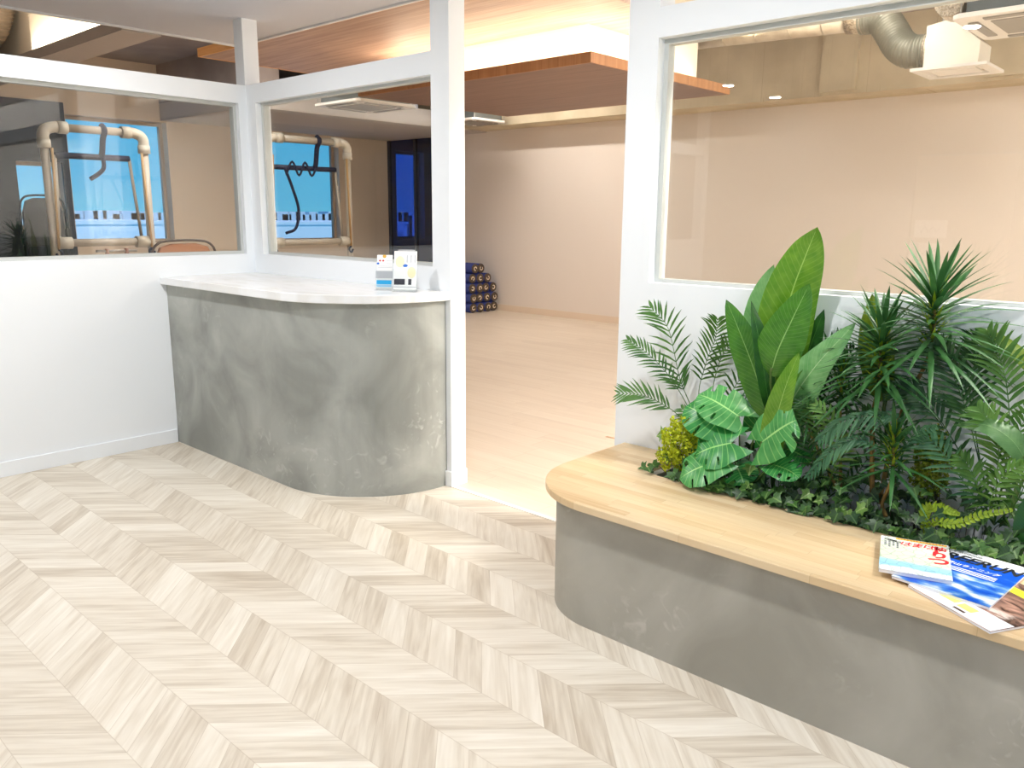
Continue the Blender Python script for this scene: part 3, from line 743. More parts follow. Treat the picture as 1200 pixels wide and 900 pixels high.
# middle magazine: blue sky cover
Bp = [at(1045, 676, z=ZB+.012), at(1159, 713, z=ZB+.012), at(1200, 666, z=ZB+.012)]
a = Bp[1]-Bp[0]; rz = math.atan2(a.y, a.x); n_ = Vector((-a.y, a.x, 0)).normalized()
w = a.length; h = .335; c_ = (Bp[0]+Bp[1])/2 + n_*h/2
m2 = magazine('magazine with deep blue sky and cloud cover, partly under the map magazine', c_.x, c_.y, ZB+.008, w, h, rz, .007, cover_sky())
obj('title_strip', box(bmesh.new(), -w/2, w/2, h/2-.055, h/2, .0079, .0083), WI, m2, local=True)
text_mesh('title', 'FREERUN', .062, BK, m2, (-w/2+.012, h/2-.085, .0086), 0, .3, .86, 1, .0018)
text_mesh('title_small', 'TRAIL RUNNING', .014, BK, m2, (-w/2+.02, h/2-.03, .0086), 0, .2)
text_mesh('subtitle', '登山ランニング', .022, WI, m2, (-.06, h/2-.125, .0086), 0, .2, .9)
b = bmesh.new()
for k in range(3): box(b, -.055+.012*k, .08, h/2-.145-.011*k, h/2-.141-.011*k, .0082, .0084)
obj('text_lines', b, WI, m2, local=True)
# top magazine: map cover
Bp = [at(1030, 667, z=ZB+.024), at(1116, 682, z=ZB+.024), at(1043, 633, z=ZB+.024)]
a = Bp[1]-Bp[0]; rz = math.atan2(a.y, a.x); n_ = Vector((-a.y, a.x, 0)).normalized()
w = a.length; h = .262; c_ = (Bp[0]+Bp[1])/2 + n_*h/2
m1 = magazine('thick map-covered guide magazine with red lettering, topmost on the bench', c_.x, c_.y, ZB+.0165, w, h, rz, .010, cover_map())
obj('yellow_strip', box(bmesh.new(), -w/2+.04, w/2-.005, h/2-.014, h/2-.003, .0109, .0113), YI, m1, local=True)
b = bmesh.new()
for k in range(16): box(b, -w/2+.045+.0085*k, -w/2+.049+.0085*k, h/2-.011, h/2-.006, .0114, .0116)
obj('strip_text', b, RI, m1, local=True)
text_mesh('red_title', 'はまはゆ', .040, RI, m1, (-w/2+.048, h/2-.058, .0114), 0, .2, .85, .8, .0008)
text_mesh('red_letters', 'ト', .052, RI, m1, (w/2-.052, h/2-.068, .0114), 0, 0, 1.0, 1, .0022)
text_mesh('red_letters', 'り', .052, RI, m1, (w/2-.052, h/2-.112, .0114), 0, 0, 1.0, 1, .0022)
text_mesh('red_letters', 'つ', .058, RI, m1, (w/2-.058, h/2-.160, .0114), 0, 0, 1.0, 1, .0022)
for k in range(4): text_mesh('black_text', '|'.join([]) or '地図案内'[k], .014, BK, m1, (-w/2+.008+.011*k, h/2-.03-.004*k, .0114))
b = bmesh.new()
for k in range(4):
    for j in range(3+k % 2): box(b, -w/2+.009+.011*k, -w/2+.015+.011*k, h/2-.048-.012*j, h/2-.040-.012*j, .0109, .0113)
obj('text_columns', b, plain('grey_ink', srgb(120, 124, 130), .5), m1, local=True)

# ------------------------------------------------------------------ notices on the lobby back wall
def notice(label, x, z, w=.30, h=.17):
    t = thing('notice_sheet', label, 'notice', (x, YB+.003, z))
    obj('sheet', bx(x-w/2, x+w/2, YB+.001, YB+.004, z-h/2, z+h/2), plain('bright_paper', srgb(252, 252, 250), .6), t)
    b = bmesh.new()
    P = [(x-w*.3+w*.12*k, YB+.0045, z+h*(.12 if k % 2 else -.18)) for k in range(6)]
    tube(b, P, .003, 5); obj('sketch', b, DKP, t)
notice('white notice with grey sketch reflected in the big pane, upper sheet', 2.50, 1.34)
notice('white notice reflected in the big pane, lower sheet above the spiky plant', 2.47, 1.12)

# ------------------------------------------------------------------ plants in the trough
def leafmat(name, c1, c2, vein=None, nv=14, rough=.4, veinw=.5, rib=.02, scale=30):
    m, nt, b = mat(name)
    uv = N(nt, 'ShaderNodeUVMap'); uv.uv_map = 'uv'
    sx = N(nt, 'ShaderNodeSeparateXYZ'); L(nt, uv.outputs[0], sx.inputs[0])
    tc = N(nt, 'ShaderNodeTexCoord'); n = N(nt, 'ShaderNodeTexNoise'); n.inputs['Scale'].default_value = scale; n.inputs['Detail'].default_value = 2
    L(nt, tc.outputs['Object'], n.inputs['Vector'])
    mx = N(nt, 'ShaderNodeMixRGB'); L(nt, n.outputs['Fac'], mx.inputs[0])
    mr = N(nt, 'ShaderNodeMapRange'); mr.inputs[1].default_value = .3; mr.inputs[2].default_value = .7; L(nt, n.outputs['Fac'], mr.inputs[0]); L(nt, mr.outputs[0], mx.inputs[0])
    mx.inputs[1].default_value = c1; mx.inputs[2].default_value = c2
    out = mx.outputs[0]
    if vein:
        au = M2(nt, 'ABSOLUTE', M2(nt, 'SUBTRACT', sx.outputs[0], .5))
        ribm = M2(nt, 'LESS_THAN', au, rib)
        ph = M2(nt, 'SUBTRACT', M2(nt, 'MULTIPLY', sx.outputs[1], nv), M2(nt, 'MULTIPLY', au, nv*.25))
        st = M2(nt, 'LESS_THAN', M2(nt, 'ABSOLUTE', M2(nt, 'SUBTRACT', M2(nt, 'FRACT', ph), .5)), .07)
        f = M2(nt, 'MAXIMUM', M2(nt, 'MULTIPLY', st, veinw), ribm)
        m2 = N(nt, 'ShaderNodeMixRGB'); L(nt, f, m2.inputs[0]); L(nt, out, m2.inputs[1]); m2.inputs[2].default_value = vein
        out = m2.outputs[0]
        bp = N(nt, 'ShaderNodeBump'); bp.inputs['Strength'].default_value = .4; bp.inputs['Distance'].default_value = .003
        L(nt, M2(nt, 'FRACT', ph), bp.inputs['Height']); L(nt, bp.outputs['Normal'], b.inputs['Normal'])
    L(nt, out, b.inputs['Base Color']); b.inputs['Roughness'].default_value = rough
    # thin leaves pass some light
    tr = N(nt, 'ShaderNodeBsdfTranslucent'); L(nt, out, tr.inputs[0])
    ms = N(nt, 'ShaderNodeMixShader'); ms.inputs[0].default_value = .22
    o = nt.nodes['Material Output']; L(nt, b.outputs[0], ms.inputs[1]); L(nt, tr.outputs[0], ms.inputs[2]); L(nt, ms.outputs[0], o.inputs[0])
    return m
CAMV = Vector(CAM.tolist()); FWV = Vector(fw.tolist())
def pp(q): return at(q[0], q[1], y=q[2])
def mpp(P): return (P - CAMV).dot(FWV) / F          # metres per pixel at P

def newbm():
    b = bmesh.new(); b.loops.layers.uv.new('uv'); return b
def put(name, b, m, parent, flip=False):
    me = bpy.data.meshes.new(name)
    for f in b.faces: f.smooth = True
    for v in b.verts:
        if v.co.y > -.03: v.co.y = -.03 + .026*math.tanh((v.co.y + .03)/.06)
    b.transform(Matrix.Translation(-parent.location)); b.to_mesh(me); b.free()
    for k in (m if isinstance(m, (list, tuple)) else [m]): me.materials.append(k)
    return link(bpy.data.objects.new(name, me), parent)

def blade(b, spine, hw, prof, nrm, fold=.25, na=6, wave=.0, mi=0, skip=None, slant=None, curl=0):
    """leaf blade as a curved grid; spine: points, hw: half width (m), prof(t)->0..1"""
    uvl = b.loops.layers.uv['uv']; n = len(spine); rows = []
    for i, p in enumerate(spine):
        t = i/(n-1); tg = (spine[min(i+1, n-1)] - spine[max(i-1, 0)]).normalized()
        ac = tg.cross(nrm).normalized(); nn = ac.cross(tg).normalized()
        row = []
        for j in range(na+1):
            u = -1 + 2*j/na; w = hw*prof(t)
            q = p + ac*(u*w) + nn*(abs(u)*w*fold - abs(u)**2*w*curl)
            if wave: q += nn*(math.sin(t*17 + u*2)*wave*hw*abs(u))
            if slant: q += tg*(slant(t)*abs(u)**1.2*hw)
            row.append((b.verts.new(q), ((u+1)/2, t)))
        rows.append(row)
    for i in range(n-1):
        for j in range(na):
            u = abs(-1 + 2*(j+.5)/na)
            if skip and skip(i, u, j): continue
            q = (rows[i][j], rows[i][j+1], rows[i+1][j+1], rows[i+1][j])
            if len({tuple(round(c, 6) for c in v[0].co) for v in q}) < 3: continue
            f = b.faces.new([v[0] for v in q]); f.material_index = mi
            for lp, v in zip(f.loops, q): lp[uvl].uv = v[1]
    return b

def tcam(P, up=.3, side=0):
    d = (CAMV - P).normalized()
    return (d + Vector((0, 0, up)) + Vector(rt.tolist())*side).normalized()

STEMG = plain('green_stem', srgb(84, 110, 50), .5); STEMD = plain('dark_stem', srgb(48, 44, 30), .6); TRUNK = noise_mix('brown_trunk', srgb(120, 92, 46), srgb(160, 130, 70), 20, .7)
# --- broad-leaved plant
LB1 = leafmat('broad_leaf_bright', srgb(84,136,34), srgb(110,156,46), srgb(160,196,96), 26, .25, .22, .012)
LB2 = leafmat('broad_leaf_deep', srgb(58,112,34), srgb(76,134,40), srgb(140,184,100), 26, .25, .22, .012)
LB3 = leafmat('broad_leaf_silver', srgb(104,160,96), srgb(130,182,116), srgb(170,206,150), 26, .22, .22, .012)
LB4 = leafmat('broad_leaf_dark', srgb(28,78,28), srgb(46,98,34), srgb(90,140,70), 26, .3, .2, .012)
bprof = lambda t: 2.3 * max(0, t+.015)**.5 * max(0, 1-t)**.82 if t < .999 else 0
def broad(label, root, leaves):
    R = pp(root); t = thing('broadleaf_plant', label, 'plant', tuple(R))
    for (sp, hwp, m, upn, side, fold) in leaves:
        P = smooth_path([pp(q) for q in sp], 6); mid = P[len(P)//2]
        b = newbm(); blade(b, P, hwp*mpp(mid), bprof, tcam(mid, upn, side), fold, 8, .05, curl=.12)
        put('leaf', b, m, t)
        b = newbm(); Q = smooth_path([R, R.lerp(P[0], .5) + Vector((0, 0, .01)), P[0], P[2]], 5); tube(b, Q, .0045, 6); put('leaf_stalk', b, STEMG, t)
    return t
broad('tall plant with broad glossy upright leaves, the highest in the trough', (905, 572, -.14), [
    ([(905,475,-.13),(912,420,-.12),(926,350,-.12),(944,300,-.12),(958,266,-.14)], 33, LB1, .15, .1, .10),
    ([(900,470,-.06),(890,410,-.05),(893,355,-.05),(907,310,-.06)], 21, LB3, .1, -.3, .25),
    ([(903,440,-.21),(911,412,-.22),(928,375,-.21),(949,332,-.20)], 28, LB2, .3, -.1, .08),
    ([(900,490,-.17),(886,440,-.18),(868,392,-.19),(851,351,-.19)], 20, LB2, .3, -.4, .15),
    ([(902,482,-.2),(896,440,-.22),(889,395,-.22),(880,352,-.21)], 12, LB4, .1, .5, .35),
    ([(908,530,-.18),(924,478,-.2),(955,430,-.21),(1003,378,-.19)], 25, LB3, .7, .1, .12),
    ([(903,545,-.22),(908,500,-.25),(920,455,-.26),(937,412,-.25)], 16, LB1, .2, -.3, .3),
    ([(915,520,-.15),(925,480,-.18),(936,450,-.2),(948,428,-.2)], 12, LB2, .2, .4, .3),
    ([(932,470,-.07),(945,420,-.06),(966,362,-.06)], 15, LB4, .1, 0, .2)])
LB5 = leafmat('olive_leaf', srgb(112,138,34), srgb(136,158,44), srgb(90,116,40), 20, .3, .2, .012)
broad('broad olive-green leaves standing behind the spiky rosettes', (1040, 560, -.04), [
    ([(1036,470,-.04),(1028,420,-.04),(1024,385,-.05),(1022,344,-.06)], 21, LB5, .3, .2, .12)])
LB6 = leafmat('sage_leaf', srgb(62,104,52), srgb(86,128,70), srgb(110,148,90), 20, .4, .2, .012)
broad('broad pale leaves among the palm fronds near the right edge', (1185, 600, -.2), [
    ([(1215,440,-.05),(1196,418,-.05),(1175,400,-.05),(1150,384,-.06)], 9, LB5, .6, 0, .2),
    ([(1206,545,-.22),(1185,515,-.23),(1155,498,-.23),(1118,498,-.22)], 16, LB6, .9, .1, .1),
    ([(1200,640,-.25),(1215,600,-.25),(1225,560,-.24)], 20, LB4, .5, 0, .1)])

# --- split-leaf plant
LM = leafmat('split_leaf_green', srgb(40,130,56), srgb(62,152,72), srgb(150,212,118), 10, .35, .6, .018)
LMl = leafmat('split_leaf_light', srgb(64,144,70), srgb(92,170,92), srgb(168,220,136), 10, .35, .5, .018)
mprof = lambda t: (math.sin(PI*min(1, (t*.86+.14)))**.75) * (1.0 if t < .96 else .6) if t < .999 else 0
def mon(label, root, leaves):
    R = pp(root); t = thing('split_leaf_plant', label, 'plant', tuple(R))
    for k, (bq, tq, hwp, m, upn, side) in enumerate(leaves):
        A, B = pp(bq), pp(tq); mid = A.lerp(B, .5); nr = tcam(mid, upn, side)
        P = smooth_path([A, A.lerp(B, .35) + nr*.006, A.lerp(B, .7) + nr*.004, B - nr*.012], 8)
        n = len(P); sl = [n*.36, n*.60]
        def skip(i, u, j, sl=sl, k=k):
            s = 0 if j < 6 else .06*25
            return any(abs(i - q - s) < .6 for q in sl) and u > .5 and not (u > .86 and (j+k) % 2 == 0)
        b = newbm(); blade(b, P, 1.2*hwp*mpp(mid), mprof, nr, .10, 12, .05, skip=skip, slant=lambda t_: -.75*(1-t_)**2.2 + .28*t_*(1-t_)*4, curl=.14)
        put('leaf', b, m, t)
        b = newbm(); tube(b, smooth_path([R, R.lerp(A, .6) - nr*.02 + Vector((0,0,.012)), A + nr*.001], 6), .003, 6); put('leaf_stalk', b, STEMG, t)
    return t
mon('low plant with split glossy leaves at the left end of the trough', (868, 582, -.20), [
    ((866,488,-.2),(819,460,-.22),23,LMl,.9,0), ((846,501,-.23),(804,474,-.25),22,LM,.6,-.2), ((858,519,-.27),(815,531,-.31),25,LM,.9,0),
    ((843,540,-.31),(797,558,-.36),22,LMl,1.1,0), ((893,518,-.27),(934,490,-.29),29,LMl,.7,.1), ((905,544,-.27),(937,558,-.30),15,LM,.9,0), ((922,526,-.2),(950,540,-.22),18,LM,.6,.2), ((885,505,-.14),(905,480,-.14),20,LM,.6,0), ((862,545,-.22),(872,566,-.27),18,LM,.9,0), ((830,520,-.18),(808,505,-.2),20,LM,.6,0)])

# --- palms
def frond(b, P, ln, n=24, ang=50, droop=.25, width=.0048, nr=None, up=Vector((0,0,1)), start=.28, mi=0, vee=.25):
    tube(b, P, .0024, 5, rfun=lambda t: 1 - .75*t)
    uvl = b.loops.layers.uv['uv']; N_ = len(P); n = max(10, int(n*.72))
    for k in range(n):
        t = start + (1-start)*k/(n-1); f = t*(N_-1); i = min(int(f), N_-2); p = P[i].lerp(P[i+1], f-i)
        tg = (P[i+1]-P[max(i-1, 0)]).normalized(); nn = nr or tcam(p, .3)
        ac = tg.cross(nn).normalized(); nn2 = ac.cross(tg).normalized()
        env = math.sin(PI*(.16 + .78*(t-start)/(1-start)))**.6
        for s in (-1, 1):
            a = math.radians(ang*(1-.35*t) + rnd.uniform(-6, 6)); l_ = ln*env*rnd.uniform(.88, 1.08)
            d = (tg*math.cos(a) + ac*s*math.sin(a) + nn2*vee*rnd.uniform(.4, 1.2)).normalized()
            pts = [p + d*l_*q - Vector((0,0,1))*droop*l_*q*q for q in (0, .3, .65, 1)]
            wv = d.cross(nn2).normalized(); ws = (.35, 1, .75, .04); rows = []
            for q, w_, vv in zip(pts, ws, (0, .3, .65, 1)):
                rows.append([(b.verts.new(q + wv*width*w_), (0, vv)), (b.verts.new(q - nn2*width*w_*.5), (.5, vv)), (b.verts.new(q - wv*width*w_), (1, vv))])
            for i2 in range(3):
                for j in range(2):
                    qd = (rows[i2][j], rows[i2][j+1], rows[i2+1][j+1], rows[i2+1][j]); fc = b.faces.new([v[0] for v in qd]); fc.material_index = mi
                    for lp, v in zip(fc.loops, qd): lp[uvl].uv = v[1]
def palm(name, label, root, fronds, m, width=.0046, cat='palm'):
    R = pp(root); t = thing(name, label, cat, tuple(R))
    for fr in fronds:
        sp, ln = fr[0], fr[1]; kw = fr[2] if len(fr) > 2 else {}
        mm = kw.pop('m', m)
        P = smooth_path([R] + [pp(q) for q in sp], 7); b = newbm()
        frond(b, P, ln*mpp(P[-1]), width=width, **kw); put('frond', b, mm, t)
    return t
LP1 = leafmat('palm_green', srgb(52,96,38), srgb(92,138,58), None, rough=.45, scale=12)
LP2 = leafmat('palm_dark', srgb(26,66,30), srgb(56,100,46), None, rough=.45, scale=12)
LP3 = leafmat('palm_light', srgb(84,130,50), srgb(120,162,78), None, rough=.45, scale=12)
LP4 = leafmat('palm_blue_green', srgb(50,100,62), srgb(92,140,96), None, rough=.45, scale=12)
palm('feather_palm', 'feathery palm spreading against the white wall at the left end of the trough', (850, 568, -.08), [
    ([(808,472,-.09),(796,441,-.09),(783,385,-.10),(763,361,-.12)], 40, dict(n=26, start=.35)),
    ([(820,475,-.06),(826,430,-.06),(838,398,-.06),(841,375,-.07)], 40, dict(n=24, start=.4)),
    ([(810,484,-.11),(785,442,-.12),(760,415,-.13),(737,399,-.15)], 25, dict(n=24, start=.4)),
    ([(802,495,-.14),(775,473,-.16),(752,463,-.17),(727,461,-.19)], 30, dict(n=22, start=.4, droop=.1)),
    ([(835,475,-.05),(842,428,-.05),(856,405,-.05),(870,400,-.06)], 32, dict(n=22, start=.4)),
    ([(848,500,-.05),(858,460,-.05),(872,440,-.05),(888,432,-.06)], 30, dict(n=20, start=.35)),
    ([(845,520,-.10),(850,490,-.12),(868,470,-.13),(893,468,-.14)], 26, dict(n=20, start=.35, m=LP4)),
    ([(830,520,-.1),(815,495,-.12),(800,480,-.12)], 26, dict(n=16, start=.3))], LP1)
palm('feather_palm', 'dark dense palm filling the middle of the trough', (968, 585, -.10), [
    ([(955,510,-.12),(950,460,-.13),(965,420,-.13),(985,395,-.12)], 40, dict(n=24, start=.3)),
    ([(962,510,-.08),(975,450,-.07),(1000,410,-.07)], 42, dict(n=24, start=.3)),
    ([(950,520,-.15),(930,480,-.17),(915,462,-.18)], 30, dict(n=20, start=.25, m=LP1)),
    ([(975,520,-.12),(990,470,-.14),(1010,450,-.15)], 34, dict(n=22, start=.2)),
    ([(960,530,-.2),(955,490,-.22),(940,470,-.23)], 28, dict(n=20, start=.2, m=LP1)),
    ([(985,540,-.16),(1005,500,-.18),(1020,480,-.19)], 34, dict(n=20, start=.2)),
    ([(955,550,-.22),(945,520,-.24),(930,500,-.26)], 26, dict(n=18, start=.15)),
    ([(975,555,-.2),(985,525,-.22),(975,495,-.24),(958,475,-.25)], 30, dict(n=20, start=.2, m=LP3)),
    ([(1000,560,-.1),(1030,520,-.1),(1060,500,-.1)], 34, dict(n=20, start=.2))], LP2, .0052)
palm('feather_palm', 'tall feathery palm at the right edge of the photo above the magazines', (1165, 615, -.12), [
    ([(1182,520,-.11),(1180,455,-.10),(1170,415,-.10),(1158,390,-.11)], 50, dict(n=26, start=.35)),
    ([(1140,510,-.12),(1129,471,-.13),(1112,430,-.13),(1096,405,-.14)], 52, dict(n=26, start=.3, m=LP2)),
    ([(1145,520,-.09),(1140,460,-.07),(1143,420,-.07),(1150,395,-.08)], 48, dict(n=24, start=.3, m=LP2)),
    ([(1130,540,-.14),(1100,490,-.15),(1075,465,-.16),(1055,455,-.17)], 40, dict(n=26, start=.25, m=LP2)),
    ([(1168,560,-.18),(1170,525,-.20),(1160,495,-.21),(1148,480,-.21)], 40, dict(n=24, start=.2, m=LP3)),
    ([(1175,570,-.16),(1190,520,-.16),(1205,480,-.17)], 46, dict(n=22, start=.2)),
    ([(1140,580,-.16),(1115,545,-.18),(1095,520,-.19),(1078,512,-.2)], 36, dict(n=22, start=.2, m=LP4)),
    ([(1190,590,-.22),(1205,560,-.24),(1220,540,-.25)], 40, dict(n=18, start=.15)),
    ([(1150,585,-.2),(1140,555,-.22),(1125,535,-.24)], 34, dict(n=20, start=.15)),
    ([(1160,590,-.24),(1175,560,-.26),(1195,545,-.27)], 32, dict(n=18, start=.15, m=LP3))], LP1, .0062)
palm('fern', 'arching light green fern drooping in front of the brown stems', (1050, 575, -.16), [
    ([(1060,500,-.22),(1030,486,-.24),(990,492,-.27),(962,512,-.29)], 22, dict(n=26, start=.3, droop=.7)),
    ([(1030,530,-.24),(1005,515,-.26),(975,528,-.28),(948,556,-.30)], 17, dict(n=26, start=.25, droop=.6)),
    ([(1055,540,-.2),(1070,510,-.22),(1095,500,-.24)], 20, dict(n=20, start=.2, droop=.4))], LP4, .0055, 'fern')

# --- spiky rosettes on brown stems
LD1 = leafmat('spike_leaf', srgb(40,88,44), srgb(74,124,66), None, rough=.4, scale=10)
LD2 = leafmat('spike_leaf_heart', srgb(150,176,40), srgb(180,200,60), None, rough=.4, scale=20)
def rosette(t, c0, c1, rad, n, m=LD1, droop=.5, heart=True, seed=1, wd=.0088):
    rg = random.Random(seed); A, B = pp(c0), pp(c1); ax = (B-A).normalized(); b = newbm()
    a1 = ax.orthogonal().normalized(); a2 = ax.cross(a1)
    rad *= mpp(A)
    def strip(b, p, d, l_, w_, dr):
        uvl = b.loops.layers.uv['uv']; wv = d.cross(ax).normalized() if d.cross(ax).length > 1e-3 else a1
        nn = d.cross(wv).normalized(); rows = []
        K_ = 6
        for k in range(K_+1):
            q = k/K_; c = p + d*l_*q - Vector((0,0,1))*dr*l_*q*q*.9; w2 = w_*(math.sin(PI*min(1, .25+.75*q))**.8 if q < 1 else .02)
            rows.append([(b.verts.new(c + wv*w2 + nn*w2*.35), (0, q)), (b.verts.new(c), (.5, q)), (b.verts.new(c - wv*w2 + nn*w2*.35), (1, q))])
        for k in range(K_):
            for j in range(2):
                qd = (rows[k][j], rows[k][j+1], rows[k+1][j+1], rows[k+1][j]); f = b.faces.new([v[0] for v in qd])
                for lp, v in zip(f.loops, qd): lp[uvl].uv = v[1]
    for k in range(n):
        s = k/(n-1); th = k*2.39996; el = math.radians(-8 + 74*s**1.3 + rg.uniform(-7, 7))
        d = (a1*math.cos(th) + a2*math.sin(th))*math.cos(el) + ax*math.sin(el)
        strip(b, A.lerp(B, s), d.normalized(), rad*(1 - .28*s)*rg.uniform(.85, 1.1), wd, droop*(1-.6*s))
    put('leaf_rosette', b, m, t)
    if heart:
        b = newbm()
        for k in range(26):
            s = k/25; th = k*2.39996 + 1; el = math.radians(40 + 30*s)
            d = (a1*math.cos(th) + a2*math.sin(th))*math.cos(el) + ax*math.sin(el)
            strip(b, A.lerp(B, s*.95), d.normalized(), rad*.30, wd*.62, .05)
        put('leaf_hearts', b, LD2, t)
def stemmed(label, root, heads, name='spiky_plant'):
    R = pp(root); t = thing(name, label, 'plant', tuple(R), group=None)
    for (sp, th, c0, c1, rad, n, kw) in heads:
        b = newbm(); tube(b, smooth_path([R] + [pp(q) for q in sp] + [pp(c0), pp(c1)], 6), th, 8, rfun=lambda s: 1-.35*s); put('stem', b, TRUNK, t)
        rosette(t, c0, c1, rad, n, **kw)
    return t
stemmed('tallest spiky plant, its rosette rising above the white half wall', (1030, 590, -.08), [([(1045,520,-.09),(1062,470,-.1)], .008, (1090,412,-.11), (1097,340,-.12), 112, 92, dict(seed=2, droop=.38))])
stemmed('spiky plant on a straight brown stem left of the tallest rosette', (1022, 580, -.15), [([(1022,520,-.15),(1024,480,-.15)], .0085, (1030,450,-.16), (1034,385,-.16), 98, 88, dict(seed=3, droop=.5))])
stemmed('short spiky plant with a curved stem, lowest rosette of the trough', (1038, 605, -.2), [([(1034,590,-.21),(1043,568,-.22)], .007, (1046,552,-.23), (1048,508,-.23), 80, 46, dict(seed=4, droop=.35, wd=.007))])
stemmed('fine-leaved spiky plant between the broad leaves and the middle rosette', (985, 580, -.12), [([(985,520,-.12)], .006, (985,470,-.14), (988,425,-.14), 58, 50, dict(seed=5, droop=.6, wd=.006)), ([(965,540,-.15)], .006, (948,500,-.18), (948,460,-.18), 46, 40, dict(seed=6, droop=.6, wd=.005))])

# --- fine yellow-green sprays
def spray(label, root, c, rx, ry, rz, n, m, size, stems=6, seed=1, name='yellow_spray'):
    rg = random.Random(seed); R = pp(root); Cc = pp(c); s = mpp(Cc); t = thing(name, label, 'plant', tuple(R)); b = newbm(); uvl = b.loops.layers.uv['uv']
    RT = Vector(rt.tolist()); UP = Vector((0, 0, 1)); FW = FWV
    for k in range(n):
        while True:
            a = Vector((rg.uniform(-1, 1), rg.uniform(-1, 1), rg.uniform(-1, 1)))
            if .25 < a.length < 1 + .12*math.sin(9*a.x + 7*a.z): break
        p = Cc + RT*a.x*rx*s*(1 - .25*a.z) + UP*a.z*ry*s + FW*a.y*rz*s
        d1 = Vector((rg.gauss(0,1), rg.gauss(0,1), rg.gauss(0,1))).normalized(); d2 = d1.orthogonal().normalized(); d3 = d1.cross(d2); r_ = size*rg.uniform(.6, 1.3)
        vs = [b.verts.new(p + d2*math.cos(2*PI*j/5)*r_ + d3*math.sin(2*PI*j/5)*r_ + d1*r_*.4*(j % 2)) for j in range(5)]
        f = b.faces.new(vs)
        for lp in f.loops: lp[uvl].uv = (.3, .3)
    o = put('blossoms', b, m, t)
    for k in range(stems):
        e = Cc + RT*rg.uniform(-.7, .7)*rx*s + UP*rg.uniform(-.2, .8)*ry*s
        b = newbm(); tube(b, smooth_path([R, R.lerp(e, .5) + UP*.01, e], 4), .0014, 5); put('twig', b, STEMD, t)
    return t
LY1 = leafmat('lime_blossom', srgb(178,192,24), srgb(206,212,50), None, rough=.6, scale=60)
LY2 = leafmat('olive_blossom', srgb(110,130,26), srgb(146,160,40), None, rough=.6, scale=60)
spray('bright yellow-green spray of tiny blossoms at the left end of the trough', (812, 565, -.22), (796, 520, -.26), 24, 34, 20, 2400, LY1, .0050, 7, 3)
spray('dull yellow-green spray of tiny blossoms behind the low spiky rosette', (1100, 605, -.12), (1093, 540, -.13), 21, 44, 22, 2200, LY2, .0046, 7, 4)
LY3 = leafmat('lime_fern', srgb(132,160,30), srgb(160,184,50), None, rough=.5, scale=40)
palm('fern', 'lime green mossy sprig lying over the ivy beside the magazines', (1082, 628, -.26), [
    ([(1095,612,-.28),(1120,614,-.29),(1150,604,-.29),(1184,598,-.28)], 9, dict(n=30, start=.1, droop=0, ang=60)),
    ([(1085,600,-.25),(1100,596,-.25),(1122,602,-.25)], 10, dict(n=26, start=.1, droop=0, ang=60)),
    ([(1100,640,-.31),(1110,652,-.33),(1118,640,-.33)], 8, dict(n=20, start=.1, droop=.1, ang=60))], LY3, .006, 'fern')

# --- ivy along the edge of the trough
IV = [leafmat('ivy_dark', srgb(26,58,26), srgb(48,84,36), srgb(84,120,60), 5, .4, .3, .03), leafmat('ivy_mid', srgb(52,94,40), srgb(80,122,54), srgb(120,156,84), 5, .4, .3, .03), leafmat('ivy_light', srgb(98,140,62), srgb(128,166,84), srgb(164,190,120), 5, .4, .3, .03)]
IVO = [(0, 0), (-.30, -.22), (-.62, -.10), (-.50, .18), (-.92, .42), (-.42, .52), (-.22, .78), (0, 1.12), (.22, .78), (.42, .52), (.92, .42), (.50, .18), (.62, -.10), (.30, -.22)]
def ivy(label, x0, x1, n, seed, over=.10, dark=.6, ymin=-.335):
    rg = random.Random(seed); xc = (x0+x1)/2; t = thing('ivy', label, 'ivy', (xc, -.2, .41)); b = newbm(); uvl = b.loops.layers.uv['uv']; tips = []
    for k in range(n):
        x = rg.uniform(x0, x1); front = rg.random() < .45
        y = rg.uniform(ymin, -.24) if front else rg.uniform(-.26, -.03)
        z = (.478 + rg.random()*.03) if y < -.29 else (.47 + rg.random()*.10 + (.04 if y > -.2 else 0))
        if y > -.29 and rg.random() < .3: z = rg.uniform(.43, .48)
        if x < 3.36: z = max(z, .482)
        nr = Vector((rg.gauss(0, .5), -.75 + rg.gauss(0, .4), .9 + rg.gauss(0, .3))).normalized()
        dn = Vector((rg.gauss(0, .8), -1 + rg.gauss(0, .5), -.3 + rg.gauss(0, .3))); dn = (dn - nr*dn.dot(nr)).normalized(); sd = dn.cross(nr)
        s = rg.uniform(.022, .042); c = Vector((x, y, z)); mi = 0 if rg.random() < dark else (1 if rg.random() < .7 else 2)
        vs = [b.verts.new(c + sd*u*s + dn*(v-.3)*s + nr*(abs(u)*.22 - abs(v)*.12)*s) for u, v in IVO]
        cen = b.verts.new(c + dn*.1*s)
        for v in vs + [cen]:
            if v.co.z < .476 and (v.co.y < -.30 or v.co.x < 3.34): v.co.z = .476 + rg.random()*.004
            if v.co.y > -.004: v.co.y = -.004
        for j in range(len(vs)):
            q = (cen, vs[j], vs[(j+1) % len(vs)]); f = b.faces.new(q); f.material_index = mi
            for lp, (uu, vv) in zip(f.loops, ((.5, .35), IVO[j], IVO[(j+1) % len(vs)])):
                lp[uvl].uv = (uu, vv) if lp.vert is cen else (.5 + uu*.5, vv)
        tips.append(c)
    put('leaves', b, IV, t)
    b = newbm()
    for k in range(0, len(tips)-1, 2):
        base = Vector((min(max(tips[k].x + rg.uniform(-.05, .05), 3.36), x1), -.16, .415)); e = tips[k]
        m_ = base.lerp(e, .6) + Vector((0, 0, .03)); tube(b, [base, m_, e], .0011, 4)
    put('vines', b, STEMD, t)
    return t
